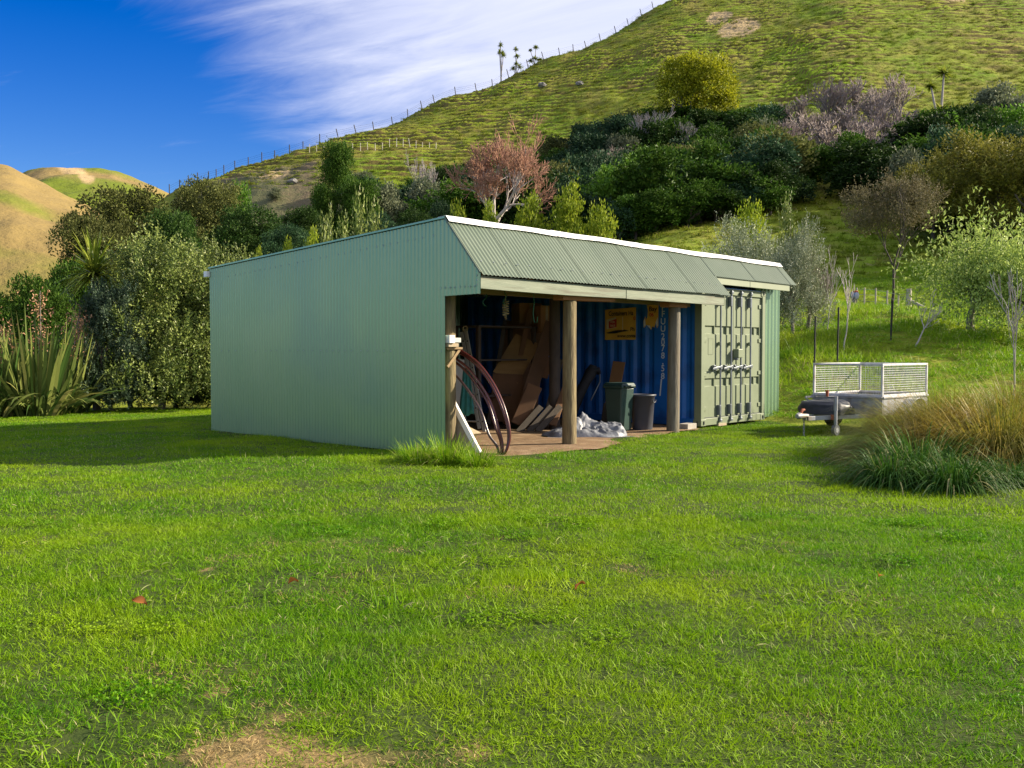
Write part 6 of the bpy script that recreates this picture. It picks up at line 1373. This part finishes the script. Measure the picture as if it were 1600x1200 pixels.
def build_clumps():
    """Flax, tussock and long grass close at hand."""
    def flax(px, Y, seed, label, s=1.0, stalks=((0.3, 2.2, -0.2), (-0.6, 2.0, 0.1))):
        r = np.random.default_rng(seed); p = at(px, Y); root = empty('flax_plant', p, 0, label, 'flax')
        n = 260; a = r.random(n) * 6.283; rad = np.sqrt(r.random(n)) * 0.55; b = np.stack([rad * np.cos(a), rad * np.sin(a), np.zeros(n) - 0.02], 1)
        low = r.random(n) < 0.5; tilt = np.where(low, r.uniform(0.35, 0.9, n), r.uniform(0.03, 0.42, n)); d = np.stack([np.cos(a) * np.sin(tilt), np.sin(a) * np.sin(tilt), np.cos(tilt)], 1)
        L = np.where(low, r.uniform(0.9, 1.9, n), r.uniform(1.4, 2.6, n)) * s
        link('leaves', strip_mesh('leaves', b, d, L, r.uniform(0.055, 0.105, n) * s, np.where(low, r.uniform(0.25, 0.62, n), r.uniform(0.0, 0.22, n)), M['leaf_flax'], r, nseg=6, twist=0.9), root)
        for (x, h, y) in stalks:
            mb = MB(); top = Vector((x * 1.25, y, h)); mb.tube([(x * 0.4, y * 0.5, 0), (x, y, h * 0.6), top], [0.02, 0.014, 0.008], 6); st = mb.build('flower_stalk', M['bark_grey'], root)
            k = 260; t = r.uniform(0.50, 1.0, k); q = np.stack([x + (top.x - x) * (t - 0.6) / 0.4, np.full(k, y), h * t], 1) + r.normal(size=(k, 3)) * np.array([0.13, 0.13, 0.04]); dd = r.normal(size=(k, 3)) + np.array([0, 0, 0.8])
            tag(link('seed_pods', leaf_mesh('seed_pods', q, dd, np.full(k, 0.085), np.full(k, 0.03), r.random(k), M['flax_pod'], r, cup=0.5), st), kind='stuff')
    flax(56, 21.2, 601, 'flax bush with sword leaves and rusty flower stalks beside the shrubs', 1.0, ((0.02, 2.75, 0.2), (-0.95, 2.55, 0.1), (0.55, 2.2, 0.6)))
    flax(-18, 20.8, 602, 'flax bush at the left edge of the picture', 0.9, ((0.25, 2.0, 0.1),))
    flax(96, 22.0, 603, 'smaller flax bush tucked against the narrow shaded hedge shrub', 0.9, ((0.25, 2.4, 0.3),))
    def tussock(X, Y, seed, n, R, H, mt, label, name='tussock', cat='tussock', droop=(0.35, 0.85), wind=(0, 0), w=(0.004, 0.009)):
        r = np.random.default_rng(seed); root = empty(name, (X, Y, 0), 0, label, cat)
        a = r.random(n) * 6.283; rad = np.sqrt(r.random(n)) * R * 0.42; b = np.stack([rad * np.cos(a), rad * np.sin(a), np.full(n, -0.03)], 1)
        tilt = np.abs(r.normal(0, 0.55, n)) + 0.08 + rad / R * 0.4; d = np.stack([np.cos(a) * np.sin(tilt) + wind[0], np.sin(a) * np.sin(tilt) + wind[1], np.cos(tilt)], 1)
        link('blades', strip_mesh('blades', b, d, H * r.uniform(0.7, 1.45, n), r.uniform(w[0], w[1], n), r.uniform(*droop, n), M[mt], r, nseg=6), root); return root
    T = 'tussock'; r_ = random.Random(9)
    for k, (X, Y, R, H, lab) in enumerate(((6.0, 13.5, 0.9, 1.0, 'golden tussock in front of the trailer cage'), (6.9, 13.3, 1.15, 1.2, 'largest golden tussock at the right edge of the lawn'), (5.0, 11.9, 0.62, 0.62, 'low golden tussock nearest the trailer drawbar'), (5.85, 11.7, 1.0, 0.95, 'golden brown tussock behind the dark green grass clump'), (6.6, 11.6, 1.0, 0.95, 'golden brown tussock cut by the right edge'), (7.8, 12.8, 1.1, 1.2, 'golden tussock beyond the right edge'), (5.45, 12.7, 0.8, 0.82, 'middle golden tussock before the trailer wheel'), (6.3, 12.5, 0.95, 1.0, 'golden tussock filling the middle of the mound'))):
        tussock(X, Y, 620 + k, 5200, R * 1.15, H * 1.55, T, lab, droop=(0.45, 1.0), wind=(-0.2, -0.05), w=(0.0045, 0.010))
    for k, (X, Y, R, H, lab) in enumerate(((4.12, 10.35, 0.62, 0.55, 'dark green long grass clump at the lawn edge, left one'), (4.62, 10.0, 0.78, 0.60, 'dark green long grass clump below the golden tussocks'), (5.35, 10.3, 0.65, 0.42, 'dark green long grass clump, rightmost of three'), (4.62, 10.85, 0.80, 0.70, 'dark green long grass clump behind the others'))):
        tussock(X, Y, 640 + k, 1000, R, H * r_.uniform(1.1, 1.45), 'clump_green', lab, 'long_grass_clump', 'grass clump', (0.45, 1.15), w=(0.007, 0.016))
    for k, (px, py, R, H, lab) in enumerate(((655, 722, 0.50, 0.22, 'bright weedy grass tuft at the corner of the green wall, left part'), (700, 722, 0.55, 0.27, 'bright weedy grass tuft at the foot of the white edged board'), (745, 726, 0.40, 0.20, 'bright weedy grass tuft below the pipe hoops'))):
        d = P(px, py, 10) - Vector((0, 0, CAM_H)); q = d * (-CAM_H / d.z); tussock(q.x, q.y, 650 + k, 620, R * 1.25, H * 1.7, 'grass_long', lab, 'weed_tuft', 'grass tuft', (0.2, 0.7), w=(0.006, 0.012))
    # fallen leaves on the lawn
    for k, (px, py, lab) in enumerate(((218, 943, 'curled orange leaf lying alone on the left of the lawn'), (1372, 902, 'brown leaf lying on the right of the lawn'), (458, 912, 'tan leaf lying on the lawn left of centre'), (908, 918, 'brown leaf lying on the middle of the lawn'))):
        d = P(px, py, 10) - Vector((0, 0, CAM_H)); q = d * (-(CAM_H - 0.045) / d.z); vs = []; n = 7
        for i in range(n):
            t = i / (n - 1); w = 0.026 * math.sin(math.pi * min(1, t * 1.05)) + 0.001
            vs += [((t - 0.5) * 0.085, -w, 0.02 * math.sin(t * 3) + 0.012), ((t - 0.5) * 0.085, 0, 0.02 * math.sin(t * 3)), ((t - 0.5) * 0.085, w, 0.02 * math.sin(t * 3) + 0.014)]
        mb = MB(); mb.add(vs, [(3 * i + j, 3 * i + 3 + j, 3 * i + 4 + j, 3 * i + 1 + j) for i in range(n - 1) for j in range(2)], True)
        o = mb.build('fallen_leaf', M['leaf_fallen'], None, Vector((q.x, q.y, 0.045)), (0.5, 0.3, k * 1.3)); tag(o, lab, 'leaf')
build_clumps()

# ------------------------------------------------------------------ grass
def scatter(name, pts, yaw, scl, idx, sources, zs=None):
    """One object whose points carry copies of small tufts."""
    me = bpy.data.meshes.new(name); me.vertices.add(len(pts)); me.vertices.foreach_set('co', np.asarray(pts, np.float32).ravel())
    rot = np.zeros((len(pts), 3), np.float32); rot[:, 2] = yaw
    a = me.attributes.new('rot', 'FLOAT_VECTOR', 'POINT'); a.data.foreach_set('vector', rot.ravel())
    sv = np.repeat(np.asarray(scl, np.float32)[:, None], 3, 1)
    if zs is not None: sv[:, 2] *= zs
    a = me.attributes.new('scl', 'FLOAT_VECTOR', 'POINT'); a.data.foreach_set('vector', sv.astype(np.float32).ravel())
    a = me.attributes.new('idx', 'INT', 'POINT'); a.data.foreach_set('value', np.asarray(idx, np.int32))
    me.update(); o = link(name, me); tag(o, kind='stuff')
    col = bpy.data.collections.new(name + '_tufts')
    for i, s in enumerate(sources): so = bpy.data.objects.new('%s_tuft_%02d' % (name, i), s); col.objects.link(so)
    g = bpy.data.node_groups.new(name + '_nodes', 'GeometryNodeTree')
    g.interface.new_socket('Geometry', in_out='INPUT', socket_type='NodeSocketGeometry'); g.interface.new_socket('Geometry', in_out='OUTPUT', socket_type='NodeSocketGeometry')
    N, L = g.nodes, g.links; gi = N.new('NodeGroupInput'); go = N.new('NodeGroupOutput'); ip = N.new('GeometryNodeInstanceOnPoints')
    ci = N.new('GeometryNodeCollectionInfo'); ci.inputs['Collection'].default_value = col; ci.inputs['Separate Children'].default_value = True; ci.inputs['Reset Children'].default_value = True
    def attr(nm, ty): n = N.new('GeometryNodeInputNamedAttribute'); n.data_type = ty; n.inputs['Name'].default_value = nm; return n.outputs['Attribute']
    L.new(gi.outputs[0], ip.inputs['Points']); L.new(ci.outputs[0], ip.inputs['Instance']); ip.inputs['Pick Instance'].default_value = True
    L.new(attr('idx', 'INT'), ip.inputs['Instance Index']); L.new(attr('rot', 'FLOAT_VECTOR'), ip.inputs['Rotation']); L.new(attr('scl', 'FLOAT_VECTOR'), ip.inputs['Scale'])
    L.new(ip.outputs[0], go.inputs[0]); md = o.modifiers.new('tufts', 'NODES'); md.node_group = g
    return o
def tuft(seed, n, R, h, w, mt, lean=0.45, droop=0.25, nseg=3, gauss=False):
    r = np.random.default_rng(seed); a = r.random(n) * 6.283
    rad = np.abs(r.normal(0, R * 0.5, n)) if gauss else np.sqrt(r.random(n)) * R
    b = np.stack([rad * np.cos(a), rad * np.sin(a), np.full(n, -0.01)], 1); d = np.stack([r.normal(0, lean, n), r.normal(0, lean, n), np.ones(n)], 1)
    rn = np.clip(r.normal(0.42, 0.22, n), 0, 0.93); rn = np.where(r.random(n) < 0.035, 1.0, rn)
    return strip_mesh('tuft', b, d, h * r.uniform(0.5, 1.25, n), w * r.uniform(0.7, 1.3, n), r.uniform(0, droop * 2, n), M[mt] if isinstance(mt, str) else mt, r, nseg=nseg, rnd=rn, twist=1.2)
def clover(seed):
    r = np.random.default_rng(seed); n = 150; a = r.random(n) * 6.283; rad = np.sqrt(r.random(n)) * 0.15; pos = []; d = []
    for x, y, z in zip(rad * np.cos(a), rad * np.sin(a), r.uniform(0.018, 0.042, n)):
        p = r.random() * 6.283
        for k in range(3): pos.append((x, y, z)); d.append((math.cos(p + 2.094 * k), math.sin(p + 2.094 * k), r.uniform(0.0, 0.35)))
    m_ = len(pos); b = leaf_mesh('tuft', np.array(pos), np.array(d), np.full(m_, 0.013), np.full(m_, 0.012), np.clip(r.normal(0.3, 0.15, m_), 0, 0.9), M['grass_lawn'], r, cup=0.05)
    return b
def jgrid(x0, x1, y0, y1, step, r):
    xs = np.arange(x0, x1, step); ys = np.arange(y0, y1, step); X, Y = np.meshgrid(xs, ys, indexing='ij'); X = X.ravel() + r.uniform(-.5, .5, X.size) * step; Y = Y.ravel() + r.uniform(-.5, .5, Y.size) * step
    return X, Y
def build_grass():
    r = np.random.default_rng(70)
    def lawn_keep(X, Y, pad=0.0):
        sx, sy = to_shed(X, Y)
        yf = -0.62 - 0.55 * np.exp(-((sx - 1.7) / 1.1) ** 2) + 0.30 * np.clip((sx - 3.6) / 2.6, 0, 1)
        inside = (sx > 0.0) & (sx < 6.3) & (sy > yf + 0.06 + 0.10 * vnoise(X * 3, Y * 3, 5)) & (sy < 6.2)
        inside |= (sx > -0.02 - 0.0) & (sx < 9.8) & (sy > -0.02) & (sy < 6.15)
        inside |= (sx > 6.2) & (sx < 8.8) & (sy > -0.22) & (sy < 6.15)
        return ~inside & (np.abs(X) < 0.60 * Y + 0.9)
    # near lawn
    X, Y = jgrid(-7, 7, 2.7, 8.2, 0.17, r); k = lawn_keep(X, Y); X, Y = X[k], Y[k]
    bm = bare_mask(X, Y); keep = r.random(len(X)) > bm * 0.45; dry = ~keep | ((bm > 0.15) & (r.random(len(X)) < 0.55)) | (r.random(len(X)) < 0.02)
    sel = keep | (bm > 0.05); X, Y, dry = X[sel], Y[sel], dry[sel]; n = len(X)
    hm = 0.85 + 0.45 * vnoise(X / 0.7, Y / 0.7, 33) + 0.40 * vnoise(X / 0.28, Y / 0.28, 34)
    src = [clover(716 + i) for i in range(2)] + [tuft(718, 46, 0.16, 0.105, 0.0062, 'grass_lawn', lean=0.6, droop=0.45)] + [tuft(700 + i, 330, 0.17, 0.058, 0.0036, 'grass_lawn', lean=0.75, droop=0.35) for i in range(6)] + [tuft(710 + i, 330, 0.18, 0.046, 0.0032, 'grass_dry', lean=1.3, droop=0.3) for i in range(3)]
    idx = np.where(dry, r.integers(9, 12, n), r.integers(3, 9, n)); cl = vnoise(X / 0.55, Y / 0.55, 55); idx = np.where((cl > 0.30) & (r.random(n) < 0.10) & ~dry, r.integers(0, 2, n), idx); idx = np.where((vnoise(X / 0.8, Y / 0.8, 56) > 0.35) & (r.random(n) < 0.35) & ~dry, 2, idx)
    scatter('near_lawn_grass', np.stack([X, Y, lawn_h(X, Y)], 1), r.random(n) * 6.283, r.uniform(0.9, 1.2, n), idx, src, np.clip(hm, 0.78, 1.5))
    # rest of the lawn, coarser tufts
    X, Y = jgrid(-15, 13, 8.0, 24, 0.30, r); k = lawn_keep(X, Y) & (terrain(X, Y) < 0.10); X, Y = X[k], Y[k]; n = len(X)
    hm = 0.9 + 0.45 * vnoise(X / 0.8, Y / 0.8, 33) + 0.4 * vnoise(X / 0.45, Y / 0.45, 35)
    src = [tuft(720 + i, 330, 0.28, 0.056, 0.0062, 'grass_lawn', lean=0.7, droop=0.3, nseg=2) for i in range(6)]
    scatter('lawn_grass', np.stack([X, Y, lawn_h(X, Y)], 1), r.random(n) * 6.283, r.uniform(0.9, 1.2, n), r.integers(0, 6, n), src, np.clip(hm, 0.78, 1.5))
    # long grass on the bank and round the shed
    X, Y = jgrid(4, 34, 17, 58, 0.42, r); T = terrain(X, Y); k = (T > 0.08) & (np.abs(X) < 0.60 * Y + 1) & (X > 0.20 * Y); X, Y = X[k], Y[k]; n = len(X)
    hm = 0.85 + 0.75 * vnoise(X / 1.5, Y / 1.5, 37) + 0.45 * vnoise(X / 0.6, Y / 0.6, 38)
    src = [tuft(730 + i, 110, 0.32, 0.26, 0.013, 'grass_long', lean=0.55, droop=0.4, nseg=3) for i in range(5)]
    scatter('bank_grass', np.stack([X, Y, terrain(X, Y) - 0.04], 1), r.random(n) * 6.283, r.uniform(0.8, 1.25, n), r.integers(0, 5, n), src, np.clip(hm, 0.35, 1.9))
    # tufts on the far bank and the hill pasture
    m = 26000; Y = np.concatenate([r.uniform(58, 118, 3500), r.uniform(118, 232, m)]); px = np.concatenate([r.uniform(820, 1650, 3500), r.uniform(380, 1650, m)]); X = (px - CX) / F * Y
    T = terrain(X, Y); rise = terrain(X, Y + 0.35) - T - (base_height(X, Y + 0.35) - base_height(X, Y)); k = (Y < 118) | ((T > 24) & (rise > -0.02)); X, Y, T = X[k], Y[k], T[k]; n = len(X)
    src = [tuft(740 + i, 60, 0.60, 0.42, 0.05, 'hill_tuft', lean=0.75, droop=0.5, nseg=2, gauss=True) for i in range(4)]
    scatter('hill_grass', np.stack([X, Y, T - 0.08], 1), r.random(n) * 6.283, r.uniform(0.6, 1.3, n), r.integers(0, 4, n), src, r.uniform(0.5, 1.2, n))
build_grass()
